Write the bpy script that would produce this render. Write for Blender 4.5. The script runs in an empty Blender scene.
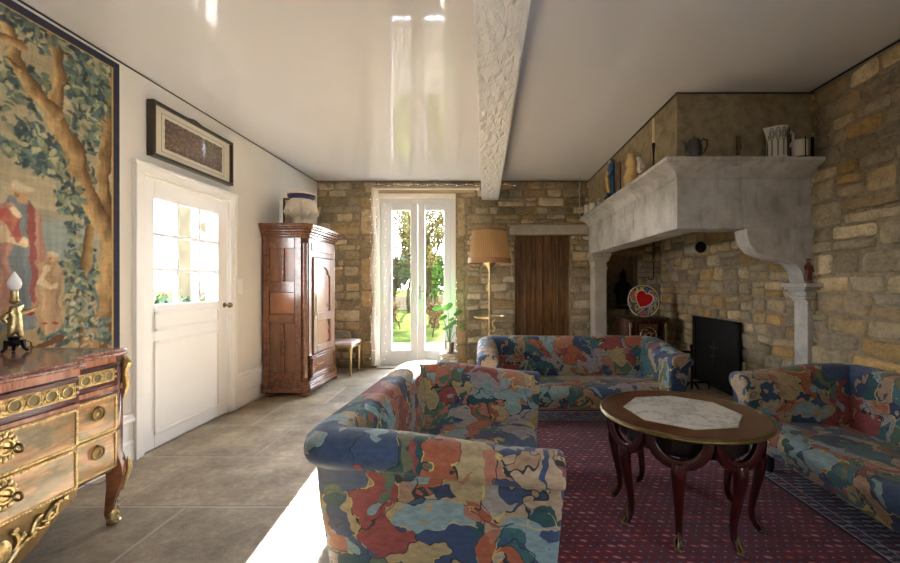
import bpy, bmesh, math, random
import numpy as np
from mathutils import Vector, Matrix, noise
PI = math.pi
R = math.radians
sc = bpy.context.scene
COL = sc.collection
random.seed(7)

# ------------------------------------------------------------------ helpers
ORG = {}
def tag(o, label=None, cat=None, group=None, kind=None):
    if label: o['label'] = label
    if cat: o['category'] = cat
    if group: o['group'] = group
    if kind: o['kind'] = kind
    return o
def thing(name, label, cat, loc=(0, 0, 0), group=None):
    o = bpy.data.objects.new(name, None); COL.objects.link(o)
    o.location = loc; o.empty_display_size = .05
    ORG[o] = Vector(loc)
    return tag(o, label, cat, group)
def copy_tree(o, parent=None):
    c = o.copy(); COL.objects.link(c)
    if parent is not None: c.parent = parent
    for ch in [x for x in COL.objects if x.parent == o]: copy_tree(ch, c)
    return c

class MB:
    def __init__(s): s.v = []; s.f = []; s.m = []; s.c = []; s.mi = 0
    def add(s, vs, fs, mi=None, col=None):
        b = len(s.v); s.v += [tuple(p) for p in vs]
        for f in fs:
            s.f.append(tuple(i + b for i in f)); s.m.append(s.mi if mi is None else mi)
        s.c += [col or (1, 1, 1)] * len(vs)
        return s
    def box(s, x0, x1, y0, y1, z0, z1, **k):
        vs = [(x, y, z) for x in (x0, x1) for y in (y0, y1) for z in (z0, z1)]
        return s.add(vs, [(0, 1, 3, 2), (4, 6, 7, 5), (0, 4, 5, 1), (2, 3, 7, 6), (0, 2, 6, 4), (1, 5, 7, 3)], **k)
    def obox(s, c, size, rot=(0, 0, 0), **k):
        from mathutils import Euler
        M = Euler(rot).to_matrix(); h = [d / 2 for d in size]
        vs = [Vector(c) + M @ Vector((x * h[0], y * h[1], z * h[2])) for x in (-1, 1) for y in (-1, 1) for z in (-1, 1)]
        return s.add(vs, [(0, 1, 3, 2), (4, 6, 7, 5), (0, 4, 5, 1), (2, 3, 7, 6), (0, 2, 6, 4), (1, 5, 7, 3)], **k)
    def loft(s, rings, cap=True, closed=True, **k):
        n = len(rings[0]); vs = [p for r in rings for p in r]; fs = []
        for i in range(len(rings) - 1):
            for j in range(n if closed else n - 1):
                a, b = i * n + j, i * n + (j + 1) % n
                fs.append((a, b, b + n, a + n))
        if cap and closed:
            fs.append(tuple(range(n))[::-1]); fs.append(tuple((len(rings) - 1) * n + j for j in range(n)))
        return s.add(vs, fs, **k)
    def prism(s, pts, ax, a, b, **k):
        def mk(p, t):
            return {'x': (t, p[0], p[1]), 'y': (p[0], t, p[1]), 'z': (p[0], p[1], t)}[ax]
        return s.loft([[mk(p, a) for p in pts], [mk(p, b) for p in pts]], **k)
    def lathe(s, prof, c=(0, 0, 0), n=24, sx=1, sy=1, M=None, **k):
        rings = []
        for r, z in prof:
            ring = []
            for j in range(n):
                a = 2 * PI * j / n
                p = Vector((max(r, 1e-4) * math.cos(a) * sx, max(r, 1e-4) * math.sin(a) * sy, z))
                if M is not None: p = M @ p
                ring.append(p + Vector(c))
            rings.append(ring)
        return s.loft(rings, **k)
    def tube(s, pts, rad, n=8, **k):
        pts = [Vector(p) for p in pts]
        if not hasattr(rad, '__len__'): rad = [rad] * len(pts)
        rings = []; up = None
        for i, p in enumerate(pts):
            d = (pts[min(i + 1, len(pts) - 1)] - pts[max(i - 1, 0)])
            d = d.normalized() if d.length > 1e-9 else Vector((0, 0, 1))
            if up is None:
                up = d.orthogonal().normalized()
            else:
                up = (up - d * up.dot(d))
                up = up.normalized() if up.length > 1e-6 else d.orthogonal().normalized()
            w = d.cross(up)
            rings.append([p + (up * math.cos(2 * PI * j / n) + w * math.sin(2 * PI * j / n)) * rad[i] for j in range(n)])
        return s.loft(rings, **k)
    def ball(s, c, r, n=12, m=8, **k):
        if not hasattr(r, '__len__'): r = (r, r, r)
        rings = []
        for i in range(m + 1):
            t = PI * (i / m) - PI / 2
            t = max(min(t, PI / 2 - .02), -PI / 2 + .02)
            rings.append([(c[0] + r[0] * math.cos(t) * math.cos(2 * PI * j / n), c[1] + r[1] * math.cos(t) * math.sin(2 * PI * j / n), c[2] + r[2] * math.sin(t)) for j in range(n)])
        return s.loft(rings, **k)
    def torus(s, c, R_, r, ax='x', n=24, m=8, a0=0, a1=2 * PI, **k):
        pts = []
        full = abs(a1 - a0 - 2 * PI) < 1e-6
        for i in range(n + 1):
            a = a0 + (a1 - a0) * i / n
            u, w = R_ * math.cos(a), R_ * math.sin(a)
            pts.append({'x': (c[0], c[1] + u, c[2] + w), 'y': (c[0] + u, c[1], c[2] + w), 'z': (c[0] + u, c[1] + w, c[2])}[ax])
        return s.tube(pts, r, m, **k)
    def build(s, name, mats, parent=None, smooth=False, bevel=0, seg=2, sub=0, colors=False, angle=40, label=None):
        me = bpy.data.meshes.new(name)
        o = bpy.data.objects.new(name, me); COL.objects.link(o)
        org = Vector((0, 0, 0))
        if parent is not None:
            o.parent = parent; org = ORG.get(parent, org)
        ORG[o] = org
        me.from_pydata([(p[0] - org.x, p[1] - org.y, p[2] - org.z) for p in s.v], [], s.f)
        if not isinstance(mats, (list, tuple)): mats = [mats]
        for m in mats: me.materials.append(m)
        if len(mats) > 1:
            me.polygons.foreach_set('material_index', s.m)
        if colors:
            at = me.color_attributes.new('Col', 'FLOAT_COLOR', 'POINT')
            at.data.foreach_set('color', np.array([(c[0], c[1], c[2], 1) for c in s.c], dtype=np.float32).ravel())
        bm = bmesh.new(); bm.from_mesh(me)
        bmesh.ops.recalc_face_normals(bm, faces=bm.faces)
        bm.to_mesh(me); bm.free()
        if smooth:
            me.polygons.foreach_set('use_smooth', [True] * len(me.polygons))
            if angle < 180 and not sub: 
                try: me.set_sharp_from_angle(angle=R(angle))
                except Exception: pass
        if bevel:
            b = o.modifiers.new('b', 'BEVEL'); b.width = bevel; b.segments = seg; b.limit_method = 'ANGLE'; b.angle_limit = R(35)
            b.harden_normals = False
            me.polygons.foreach_set('use_smooth', [True] * len(me.polygons))
            try: me.set_sharp_from_angle(angle=R(50))
            except Exception: pass
        if sub:
            m = o.modifiers.new('s', 'SUBSURF'); m.levels = sub; m.render_levels = sub
        if label: o['label'] = label
        me.update()
        return o

def skin(name, pts, edges, rad, mat, parent=None, sub=2, extra=None):
    """one continuous figure grown from a skeleton"""
    me = bpy.data.meshes.new(name)
    org = ORG.get(parent, Vector((0, 0, 0))) if parent is not None else Vector((0, 0, 0))
    me.from_pydata([tuple(Vector(p) - org) for p in pts], edges, [])
    o = bpy.data.objects.new(name, me); COL.objects.link(o)
    if parent is not None: o.parent = parent
    ORG[o] = org
    m = o.modifiers.new('sk', 'SKIN'); m.use_smooth_shade = True
    if not me.skin_vertices: 
        bpy.context.view_layer.objects.active = o
        bpy.ops.mesh.customdata_skin_add()
    sv = me.skin_vertices[0].data
    for i, r in enumerate(rad):
        sv[i].radius = (r, r) if not hasattr(r, '__len__') else r
        sv[i].use_root = (i == 0)
    s = o.modifiers.new('su', 'SUBSURF'); s.levels = sub; s.render_levels = sub
    me.materials.append(mat)
    dg = bpy.context.evaluated_depsgraph_get()
    m2 = bpy.data.meshes.new_from_object(o.evaluated_get(dg))
    o.modifiers.clear(); o.data = m2
    m2.polygons.foreach_set('use_smooth', [True] * len(m2.polygons))
    if not m2.materials: m2.materials.append(mat)
    return o

# ------------------------------------------------------------------ materials
def srgb(r, g, b):
    f = lambda c: ((c / 255 + .055) / 1.055) ** 2.4 if c > 10 else c / 255 / 12.92
    return (f(r), f(g), f(b), 1)
class NT:
    def __init__(s, name):
        s.mat = bpy.data.materials.new(name); s.mat.use_nodes = True
        s.t = s.mat.node_tree; s.t.nodes.clear()
        s.out = s.n('ShaderNodeOutputMaterial')
        s.b = s.n('ShaderNodeBsdfPrincipled'); s.l(s.b.outputs[0], s.out.inputs[0])
    def n(s, ty, **k):
        x = s.t.nodes.new(ty)
        for a, v in k.items():
            if a.startswith('i_'):
                key = a[2:]; key = int(key) if key.isdigit() else key.replace('_', ' ')
                x.inputs[key].default_value = v
            else: setattr(x, a, v)
        return x
    def l(s, a, b): s.t.links.new(a, b); return b
    def coord(s, kind='Object', scale=(1, 1, 1), rot=(0, 0, 0)):
        tc = s.n('ShaderNodeTexCoord'); mp = s.n('ShaderNodeMapping')
        mp.inputs['Scale'].default_value = scale; mp.inputs['Rotation'].default_value = rot
        s.l(tc.outputs[kind], mp.inputs[0]); return mp.outputs[0]
    def noise(s, vec, scale, detail=4, rough=.55):
        x = s.n('ShaderNodeTexNoise'); x.inputs['Scale'].default_value = scale
        x.inputs['Detail'].default_value = detail; x.inputs['Roughness'].default_value = rough
        s.l(vec, x.inputs['Vector']); return x
    def ramp(s, fac, stops, mode='LINEAR'):
        x = s.n('ShaderNodeValToRGB'); cr = x.color_ramp; cr.interpolation = mode
        while len(cr.elements) < len(stops): cr.elements.new(.5)
        for e, (p, c) in zip(cr.elements, stops):
            e.position = p; e.color = c if len(c) == 4 else (*c, 1)
        s.l(fac, x.inputs[0]); return x.outputs[0]
    def mix(s, fac, a, b, mode='MIX'):
        x = s.n('ShaderNodeMix', data_type='RGBA', blend_type=mode)
        for sock, v in ((x.inputs[0], fac), (x.inputs[6], a), (x.inputs[7], b)):
            if hasattr(v, 'is_output'): s.l(v, sock)
            else: sock.default_value = v
        return x.outputs[2]
    def math(s, op, a, b=0, c=None):
        x = s.n('ShaderNodeMath', operation=op)
        for i, v in enumerate((a, b, c)):
            if v is None: continue
            if hasattr(v, 'is_output'): s.l(v, x.inputs[i])
            else: x.inputs[i].default_value = v
        return x.outputs[0]
    def bump(s, h, strength=.3, dist=.01, prev=None):
        x = s.n('ShaderNodeBump'); x.inputs['Strength'].default_value = strength; x.inputs['Distance'].default_value = dist
        s.l(h, x.inputs['Height'])
        if prev is not None: s.l(prev, x.inputs['Normal'])
        s.l(x.outputs[0], s.b.inputs['Normal']); return x.outputs[0]
    def set(s, **k):
        for a, v in k.items():
            key = a.replace('_', ' ')
            if hasattr(v, 'is_output'): s.l(v, s.b.inputs[key])
            else: s.b.inputs[key].default_value = v
        return s
def plain(name, c, rough=.6, metal=0, nscale=0, namt=.15, bump=0, bscale=60, coat=0, spec=.5):
    t = NT(name); t.set(Roughness=rough, Metallic=metal, Coat_Weight=coat, Specular_IOR_Level=spec)
    co = t.coord()
    if nscale:
        nn = t.noise(co, nscale, 5)
        lo = tuple(x * (1 - namt) for x in c[:3]); hi = tuple(min(1, x * (1 + namt)) for x in c[:3])
        t.set(Base_Color=t.ramp(nn.outputs[0], [(.3, lo), (.7, hi)]))
    else: t.set(Base_Color=c)
    if bump:
        nb = t.noise(co, bscale, 5); t.bump(nb.outputs[0], bump, .01)
    return t.mat
def wood(name, c1, c2, axis='z', scale=6, rough=.35, coat=.3, streak=10):
    t = NT(name)
    sc_ = {'z': (streak, streak, 1), 'x': (1, streak, streak), 'y': (streak, 1, streak)}[axis]
    co = t.coord(scale=sc_)
    n1 = t.noise(co, scale * .5, 6, .6); co2 = t.coord(); n2 = t.noise(co2, 2.3, 3)
    f = t.math('ADD', t.math('MULTIPLY', n1.outputs[0], .75), t.math('MULTIPLY', n2.outputs[0], .25))
    t.set(Base_Color=t.ramp(f, [(.36, c1), (.64, c2)]), Roughness=rough, Coat_Weight=coat, Coat_Roughness=.15)
    t.bump(n1.outputs[0], .08, .004)
    return t.mat

M = {}
def wall_plaster():
    t = NT('white_plaster'); co = t.coord()
    n1 = t.noise(co, 1.2, 4); n2 = t.noise(co, 30, 5)
    t.set(Base_Color=t.ramp(n1.outputs[0], [(.3, srgb(214, 209, 201)), (.7, srgb(224, 220, 212))]), Roughness=.75)
    t.bump(n2.outputs[0], .12, .004); return t.mat
M['plaster'] = wall_plaster()
M['white_paint'] = plain('white_paint', srgb(232, 229, 224), .38, nscale=3, namt=.02, bump=.04, bscale=40)
M['pvc'] = plain('white_frame_paint', srgb(226, 228, 232), .35)
def ceil():
    t = NT('stretched_gloss_ceiling'); co = t.coord()
    n = t.noise(co, .5, 2)
    t.set(Base_Color=t.ramp(n.outputs[0], [(.3, srgb(214, 216, 222)), (.7, srgb(220, 222, 228))]), Roughness=.045, Specular_IOR_Level=.55)
    n2 = t.noise(co, 1.1, 2); t.bump(n2.outputs[0], .035, .02)
    return t.mat
M['ceiling'] = ceil()
def crinkle():
    t = NT('crinkled_white_wrap'); co = t.coord(scale=(1, .35, 1))
    v = t.n('ShaderNodeTexVoronoi', feature='DISTANCE_TO_EDGE'); v.inputs['Scale'].default_value = 17
    nn = t.noise(co, 9, 4)
    t.l(t.mix(.12, co, nn.outputs['Color']), v.inputs['Vector'])
    n3 = t.noise(co, 26, 4)
    h = t.math('ADD', t.math('MULTIPLY', v.outputs[0], 1.5), t.math('MULTIPLY', n3.outputs[0], .5))
    t.set(Base_Color=srgb(228, 229, 232), Roughness=.3); t.bump(h, 1.0, .02); return t.mat
M['crinkle'] = crinkle()
def floor_mat():
    t = NT('stone_flags'); co = t.coord()
    nw = t.noise(co, 1.6, 3); warped = t.mix(.03, co, nw.outputs['Color'])
    mp = t.n('ShaderNodeMapping'); mp.inputs['Location'].default_value = (.53, .32, 0); t.l(warped, mp.inputs[0])
    br = t.n('ShaderNodeTexBrick'); t.l(mp.outputs[0], br.inputs['Vector'])
    br.inputs['Scale'].default_value = 1; br.inputs['Brick Width'].default_value = 1.05; br.inputs['Row Height'].default_value = .62
    br.inputs['Mortar Size'].default_value = .012; br.inputs['Mortar Smooth'].default_value = .5; br.offset = .37
    br.inputs['Color1'].default_value = (0, 0, 0, 1); br.inputs['Color2'].default_value = (1, 1, 1, 1); br.inputs['Mortar'].default_value = (.5, .5, .5, 1)
    n1 = t.noise(co, 3.0, 6, .65); n2 = t.noise(co, 20, 8, .8); n3 = t.noise(co, 90, 4, .7)
    f = t.math('ADD', t.math('MULTIPLY', n1.outputs[0], .5), t.math('MULTIPLY', n2.outputs[0], .5))
    base = t.ramp(f, [(.36, srgb(104, 90, 73)), (.5, srgb(164, 148, 124)), (.64, srgb(210, 195, 168))])
    tint = t.ramp(br.outputs[0], [(0, srgb(208, 204, 198)), (1, srgb(250, 244, 234))])
    c = t.mix(1, base, tint, 'MULTIPLY')
    c = t.mix(t.math('MULTIPLY', br.outputs[1], .7), c, srgb(168, 158, 140))
    t.set(Base_Color=c, Roughness=t.ramp(n2.outputs[0], [(.3, (.34,) * 3), (.7, (.6,) * 3)]), Specular_IOR_Level=.5)
    h = t.math('ADD', t.math('MULTIPLY', n2.outputs[0], .6), t.math('MULTIPLY', n3.outputs[0], .35))
    h = t.math('SUBTRACT', h, t.math('MULTIPLY', br.outputs[1], .35))
    t.bump(h, .8, .016); return t.mat
M['floor'] = floor_mat()
def stone_mat(name, tint=(1, 1, 1)):
    t = NT(name); co = t.coord()
    at = t.n('ShaderNodeAttribute'); at.attribute_name = 'Col'
    n1 = t.noise(co, 9, 6, .7); n2 = t.noise(co, 45, 5, .7)
    f = t.math('ADD', t.math('MULTIPLY', n1.outputs[0], .55), t.math('MULTIPLY', n2.outputs[0], .45))
    g = t.ramp(f, [(.32, (.55, .52, .48)), (.5, (1.12, 1.1, 1.06)), (.68, (1.55, 1.5, 1.42))])
    n4 = t.noise(co, 2.6, 4, .6)
    cc = t.mix(t.ramp(n4.outputs[0], [(.54, (0, 0, 0)), (.68, (.4,) * 3)]), at.outputs[0], srgb(180, 146, 96))
    n5 = t.noise(co, 5, 5, .7)
    cc = t.mix(t.ramp(n5.outputs[0], [(.56, (0, 0, 0)), (.7, (.6,) * 3)]), cc, srgb(104, 98, 88))
    t.set(Base_Color=t.mix(1, cc, g, 'MULTIPLY'), Roughness=.85, Specular_IOR_Level=.25)
    t.bump(f, .9, .03); return t.mat
M['stone'] = stone_mat('rubble_stone')
M['mortar'] = plain('lime_mortar', srgb(146, 132, 108), .95, nscale=25, namt=.3, bump=.9, bscale=50)
M['dressed'] = plain('dressed_limestone', srgb(182, 174, 160), .8, nscale=6, namt=.16, bump=.35, bscale=25)
M['render'] = plain('roughcast_render', srgb(146, 132, 104), .95, nscale=14, namt=.3, bump=.8, bscale=55)
def hood_mat():
    t = NT('hood_limestone'); co = t.coord()
    n1 = t.noise(co, 3.2, 6, .65); n2 = t.noise(co, 40, 5, .7)
    co2 = t.coord(scale=(3, 3, .7)); n3 = t.noise(co2, 5, 5)
    c = t.ramp(n1.outputs[0], [(.33, srgb(160, 157, 152)), (.6, srgb(206, 204, 200))])
    c = t.mix(t.ramp(n3.outputs[0], [(.55, (0, 0, 0)), (.75, (.5, .5, .5))]), c, srgb(108, 104, 99))
    t.set(Base_Color=c, Roughness=.8, Specular_IOR_Level=.3)
    t.bump(t.math('ADD', t.math('MULTIPLY', n1.outputs[0], .5), t.math('MULTIPLY', n2.outputs[0], .3)), .4, .012); return t.mat
M['hood'] = hood_mat()

FAB = [(58, 78, 112), (178, 156, 130), (64, 108, 114), (168, 98, 70), (138, 164, 168), (166, 158, 150), (150, 76, 74), (92, 116, 96), (46, 62, 94),
       (176, 158, 118), (46, 84, 90), (156, 150, 152), (176, 118, 96), (112, 112, 86), (66, 88, 120), (164, 134, 108)]
def fabric():
    t = NT('painterly_chintz'); co = t.coord(scale=(1, .92, .96), rot=(.35, .5, .25))
    nw = t.noise(co, 4.2, 3, .5)
    w = t.n('ShaderNodeVectorMath', operation='MULTIPLY_ADD')
    t.l(nw.outputs['Color'], w.inputs[0]); w.inputs[1].default_value = (.46, .46, .46); t.l(co, w.inputs[2])
    v = w.outputs[0]
    vo = t.n('ShaderNodeTexVoronoi', feature='F1'); vo.inputs['Scale'].default_value = 6.4; t.l(v, vo.inputs['Vector'])
    ve = t.n('ShaderNodeTexVoronoi', feature='DISTANCE_TO_EDGE'); ve.inputs['Scale'].default_value = 6.4; t.l(v, ve.inputs['Vector'])
    sp = t.n('ShaderNodeSeparateColor'); t.l(vo.outputs['Color'], sp.inputs[0])
    n = len(FAB)
    c = t.ramp(sp.outputs[0], [(i / n, srgb(*FAB[i])) for i in range(n)], 'CONSTANT')
    # smaller patches laid inside some of the big ones
    v2 = t.n('ShaderNodeTexVoronoi', feature='F1'); v2.inputs['Scale'].default_value = 12; t.l(v, v2.inputs['Vector'])
    s2 = t.n('ShaderNodeSeparateColor'); t.l(v2.outputs['Color'], s2.inputs[0])
    c2 = t.ramp(s2.outputs[0], [(i / n, srgb(*FAB[(i * 5 + 3) % n])) for i in range(n)], 'CONSTANT')
    msk = t.math('GREATER_THAN', s2.outputs[1], .74)
    c = t.mix(msk, c, c2)
    br = t.noise(t.coord(scale=(1, 1, 2.5), rot=(.6, .2, .9)), 26, 5, .7)
    g = t.ramp(br.outputs[0], [(.3, (.56, .56, .56)), (.7, (1.02, 1.02, 1.02))])
    c = t.mix(1, c, g, 'MULTIPLY')
    en = t.noise(co, 8, 3)
    edge = t.math('LESS_THAN', ve.outputs[0], t.math('MULTIPLY', en.outputs[0], .032))
    ec = t.ramp(en.outputs[0], [(.40, srgb(40, 44, 50)), (.53, srgb(188, 168, 96))], 'CONSTANT')
    c = t.mix(edge, c, ec)
    wv = t.noise(t.coord(), 380, 2)
    t.set(Base_Color=c, Roughness=.62, Specular_IOR_Level=.3, Sheen_Weight=.12)
    t.bump(t.math('ADD', t.math('MULTIPLY', br.outputs[0], .5), t.math('MULTIPLY', wv.outputs[0], .3)), .15, .004)
    return t.mat
M['fabric'] = fabric()

def rug_mat(field=True):
    t = NT('rug_field' if field else 'rug_border')
    co = t.coord()
    sp = t.n('ShaderNodeSeparateXYZ'); t.l(co, sp.inputs[0])
    S = 26.0
    yrow = t.math('MULTIPLY', sp.outputs[1], S)
    odd = t.math('MULTIPLY', t.math('MODULO', t.math('FLOOR', t.math('ADD', yrow, 400)), 2), .5)
    xcol = t.math('ADD', t.math('MULTIPLY', sp.outputs[0], S * .8), odd)
    fx = t.math('SUBTRACT', t.math('FRACT', t.math('ADD', xcol, 400)), .5); fy = t.math('SUBTRACT', t.math('FRACT', t.math('ADD', yrow, 400)), .5)
    nz = t.noise(co, 120, 3)
    fx = t.math('ADD', fx, t.math('MULTIPLY', fy, .75))
    dist = t.math('ADD', t.math('MULTIPLY', fx, fx), t.math('MULTIPLY', t.math('MULTIPLY', fy, fy), 1.8))
    dist = t.math('ADD', dist, t.math('MULTIPLY', t.math('SUBTRACT', nz.outputs[0], .5), .09))
    cell = t.n('ShaderNodeCombineXYZ'); t.l(t.math('FLOOR', t.math('ADD', xcol, 400)), cell.inputs[0]); t.l(t.math('FLOOR', t.math('ADD', yrow, 400)), cell.inputs[1])
    wn = t.n('ShaderNodeTexWhiteNoise', noise_dimensions='2D'); t.l(cell.outputs[0], wn.inputs['Vector'])
    if field:
        n1 = t.noise(t.coord(scale=(1, 6, 1)), 3, 4)
        base = t.ramp(n1.outputs[0], [(.3, srgb(76, 6, 22)), (.7, srgb(112, 14, 38))])
        mc = t.ramp(wn.outputs[0], [(0, srgb(42, 34, 66)), (.45, srgb(164, 112, 126)), (.6, srgb(56, 46, 84)), (.85, srgb(140, 60, 56))], 'CONSTANT')
        c = t.mix(t.math('LESS_THAN', dist, .10), base, mc)
        c = t.mix(t.math('LESS_THAN', dist, .012), c, srgb(176, 140, 144))
    else:
        base = srgb(42, 38, 66)
        mc = t.ramp(wn.outputs[0], [(0, srgb(160, 150, 156)), (.45, srgb(130, 60, 80)), (.65, srgb(110, 112, 140))], 'CONSTANT')
        c = t.mix(t.math('LESS_THAN', dist, .15), base, mc)
    t.set(Base_Color=c, Roughness=.95, Specular_IOR_Level=.15, Sheen_Weight=.2)
    t.bump(nz.outputs[0], .5, .006); return t.mat
M['rug'] = rug_mat(); M['rug_border'] = rug_mat(False)
M['rug_stripe'] = plain('rug_pale_stripe', srgb(176, 150, 150), .95, nscale=60, namt=.5)
M['rug_red'] = plain('rug_dark_red_band', srgb(98, 20, 38), .95, nscale=60, namt=.4)

M['walnut'] = wood('armoire_walnut', srgb(84, 52, 32), srgb(136, 88, 56), 'z', 4, .32, .35, 6)
M['walnut_h'] = wood('armoire_moulding', srgb(72, 40, 22), srgb(128, 80, 48), 'y', 5, .25, .6)
M['walnut_fig'] = wood('figured_walnut', srgb(104, 62, 38), srgb(156, 100, 62), 'z', 3, .25, .6, 2)
M['mahog'] = wood('table_mahogany', srgb(36, 10, 9), srgb(76, 22, 18), 'z', 5, .25, .5)
M['mahog_top'] = wood('table_top_wood', srgb(74, 42, 28), srgb(104, 62, 42), 'x', 4, .25, .5)
M['plank'] = wood('dark_oak_boards', srgb(54, 33, 12), srgb(128, 86, 36), 'z', 7, .5, .1)
M['purple'] = wood('purplewood_veneer', srgb(58, 28, 30), srgb(98, 54, 50), 'y', 6, .18, .9)
M['band'] = wood('crossbanded_tulipwood', srgb(130, 80, 62), srgb(188, 132, 104), 'z', 12, .25, .7, 8)
def marquetry():
    t = NT('marquetry_panel'); co = t.coord(scale=(1, 1, 2.2))
    n1 = t.noise(co, 6, 6, .65); n2 = t.noise(t.coord(scale=(1, 1, 7)), 7, 5)
    c = t.ramp(n2.outputs[0], [(.3, srgb(120, 82, 46)), (.5, srgb(172, 126, 78)), (.7, srgb(204, 162, 110))])
    nn = t.noise(co, 9, 5, .7)
    c = t.mix(t.ramp(n1.outputs[0], [(.45, (0, 0, 0)), (.52, (.85,) * 3)]), c, t.ramp(nn.outputs[0], [(.35, srgb(76, 72, 40)), (.5, srgb(118, 104, 64)), (.65, srgb(176, 110, 62))]))
    t.set(Base_Color=c, Roughness=.3, Coat_Weight=.45, Coat_Roughness=.1)
    t.bump(t.noise(t.coord(), 3, 2).outputs[0], .08, .02); return t.mat
M['marquetry'] = marquetry()
M['gilt'] = plain('gilt_bronze', srgb(188, 168, 122), .36, 1, nscale=60, namt=.35, bump=.3, bscale=80)
M['brass'] = plain('aged_brass', srgb(198, 180, 136), .3, 1, nscale=20, namt=.2)
M['brass_dark'] = plain('tarnished_brass', srgb(116, 100, 66), .4, 1, nscale=40, namt=.3)
def marble(name, a, b, scale, thr=.5, rough=.15):
    t = NT(name); co = t.coord(); n1 = t.noise(co, scale, 8, .7)
    d = t.math('ABSOLUTE', t.math('SUBTRACT', n1.outputs[0], thr))
    n2 = t.noise(co, scale * 5, 6, .8)
    f = t.math('ADD', t.math('MULTIPLY', d, 8), t.math('MULTIPLY', n2.outputs[0], .35))
    t.set(Base_Color=t.ramp(f, [(.12, a), (.55, b)]), Roughness=rough, Coat_Weight=.4); return t.mat
M['marble_red'] = marble('rouge_marble', srgb(176, 146, 134), srgb(134, 92, 84), 14, .5, .2)
M['marble_white'] = marble('white_marble', srgb(150, 150, 148), srgb(214, 210, 200), 5, .5, .3)
M['iron'] = plain('black_iron', srgb(26, 25, 24), .55, .6, nscale=20, namt=.3, bump=.4, bscale=30)
M['pewter'] = plain('dark_pewter', srgb(82, 78, 74), .4, .8, nscale=15, namt=.2)
M['ceramic'] = plain('cream_glaze', srgb(226, 220, 204), .25, coat=.4)
M['black_glaze'] = plain('black_glaze', srgb(42, 40, 36), .4)
M['wax'] = plain('ivory_wax', srgb(228, 214, 176), .5)
M['terracotta_buff'] = plain('buff_clay', srgb(200, 172, 116), .6, nscale=14, namt=.2)
M['pale_pottery'] = plain('painted_pottery', srgb(198, 184, 172), .5, nscale=30, namt=.35)
M['carved'] = plain('carved_pale_wood', srgb(214, 202, 180), .6, nscale=9, namt=.12, bump=.3, bscale=30)
M['navy'] = plain('navy_paint', srgb(44, 42, 84), .5)
M['bronze'] = plain('dark_bronze_statue', srgb(22, 22, 24), .35, .7, nscale=20, namt=.4, bump=.4, bscale=40)
M['redbrown'] = plain('red_brown_carving', srgb(98, 36, 26), .35, nscale=40, namt=.4)
M['leaf'] = plain('plant_green', srgb(96, 156, 74), .5, nscale=8, namt=.2)
M['steel'] = plain('brushed_steel', srgb(190, 190, 188), .3, 1)
M['black'] = plain('black_frame', srgb(30, 27, 24), .35, coat=.3)
M['bronze_frame'] = plain('bronze_brown_frame', srgb(62, 52, 40), .35, .3, nscale=20, namt=.2)
M['mat_board'] = plain('cream_mount_board', srgb(222, 212, 188), .8)
M['pink_seat'] = plain('pale_pink_silk', srgb(214, 196, 196), .6, nscale=40, namt=.06)
M['linen'] = plain('sheer_white_linen', srgb(236, 230, 220), .8, bump=.3, bscale=60)
M['cord'] = plain('dark_cable', srgb(46, 38, 30), .6)
M['bulb_glass'] = plain('frosted_bulb', srgb(240, 240, 242), .15)
M['timber'] = wood('pale_timber', srgb(168, 146, 112), srgb(204, 186, 150), 'x', 5, .7, 0)
def shade():
    t = NT('pleated_shade'); co = t.coord(scale=(1, 1, 1))
    sp = t.n('ShaderNodeSeparateXYZ'); t.l(co, sp.inputs[0])
    a = t.math('ARCTAN2', sp.outputs[1], sp.outputs[0])
    h = t.math('SINE', t.math('MULTIPLY', a, 64))
    t.set(Base_Color=t.ramp(h, [(0, srgb(182, 146, 98)), (1, srgb(216, 182, 132))]), Roughness=.8, Transmission_Weight=0)
    t.bump(h, .5, .01)
    tr = t.n('ShaderNodeBsdfTranslucent'); tr.inputs[0].default_value = srgb(214, 176, 120)
    mx = t.n('ShaderNodeMixShader'); mx.inputs[0].default_value = .35
    t.l(t.b.outputs[0], mx.inputs[1]); t.l(tr.outputs[0], mx.inputs[2]); t.l(mx.outputs[0], t.out.inputs[0]); return t.mat
M['shade'] = shade()
def glass():
    t = NT('clear_glass'); t.t.nodes.remove(t.b)
    tr = t.n('ShaderNodeBsdfTransparent'); gl = t.n('ShaderNodeBsdfGlossy'); gl.inputs['Roughness'].default_value = .01
    lw = t.n('ShaderNodeLayerWeight'); fr_ = t.math('POWER', lw.outputs[1], 4)
    mx = t.n('ShaderNodeMixShader'); t.l(t.math('MULTIPLY_ADD', fr_, .7, .04), mx.inputs[0]); t.l(tr.outputs[0], mx.inputs[1]); t.l(gl.outputs[0], mx.inputs[2])
    t.l(mx.outputs[0], t.out.inputs[0]); return t.mat
M['glass'] = glass()
def emis(name, c, s):
    t = NT(name); t.set(Base_Color=c, Emission_Color=c, Emission_Strength=s); return t.mat
M['fairy'] = emis('fairy_light', (1, .9, .76, 1), 1.1)
M['vcol'] = None
def vcol(name, rough=.9, bump=.2, bs=160):
    t = NT(name); at = t.n('ShaderNodeAttribute'); at.attribute_name = 'Col'
    co = t.coord(); n = t.noise(co, bs, 4, .7)
    g = t.ramp(n.outputs[0], [(.3, (.82,) * 3), (.7, (1.12,) * 3)])
    t.set(Base_Color=t.mix(1, at.outputs[0], g, 'MULTIPLY'), Roughness=rough, Specular_IOR_Level=.2)
    t.bump(n.outputs[0], bump, .004); return t.mat
M['tapestry'] = vcol('woven_tapestry'); M['plate'] = vcol('painted_plate', .2, 0)
M['textile'] = vcol('old_textile')
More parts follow.
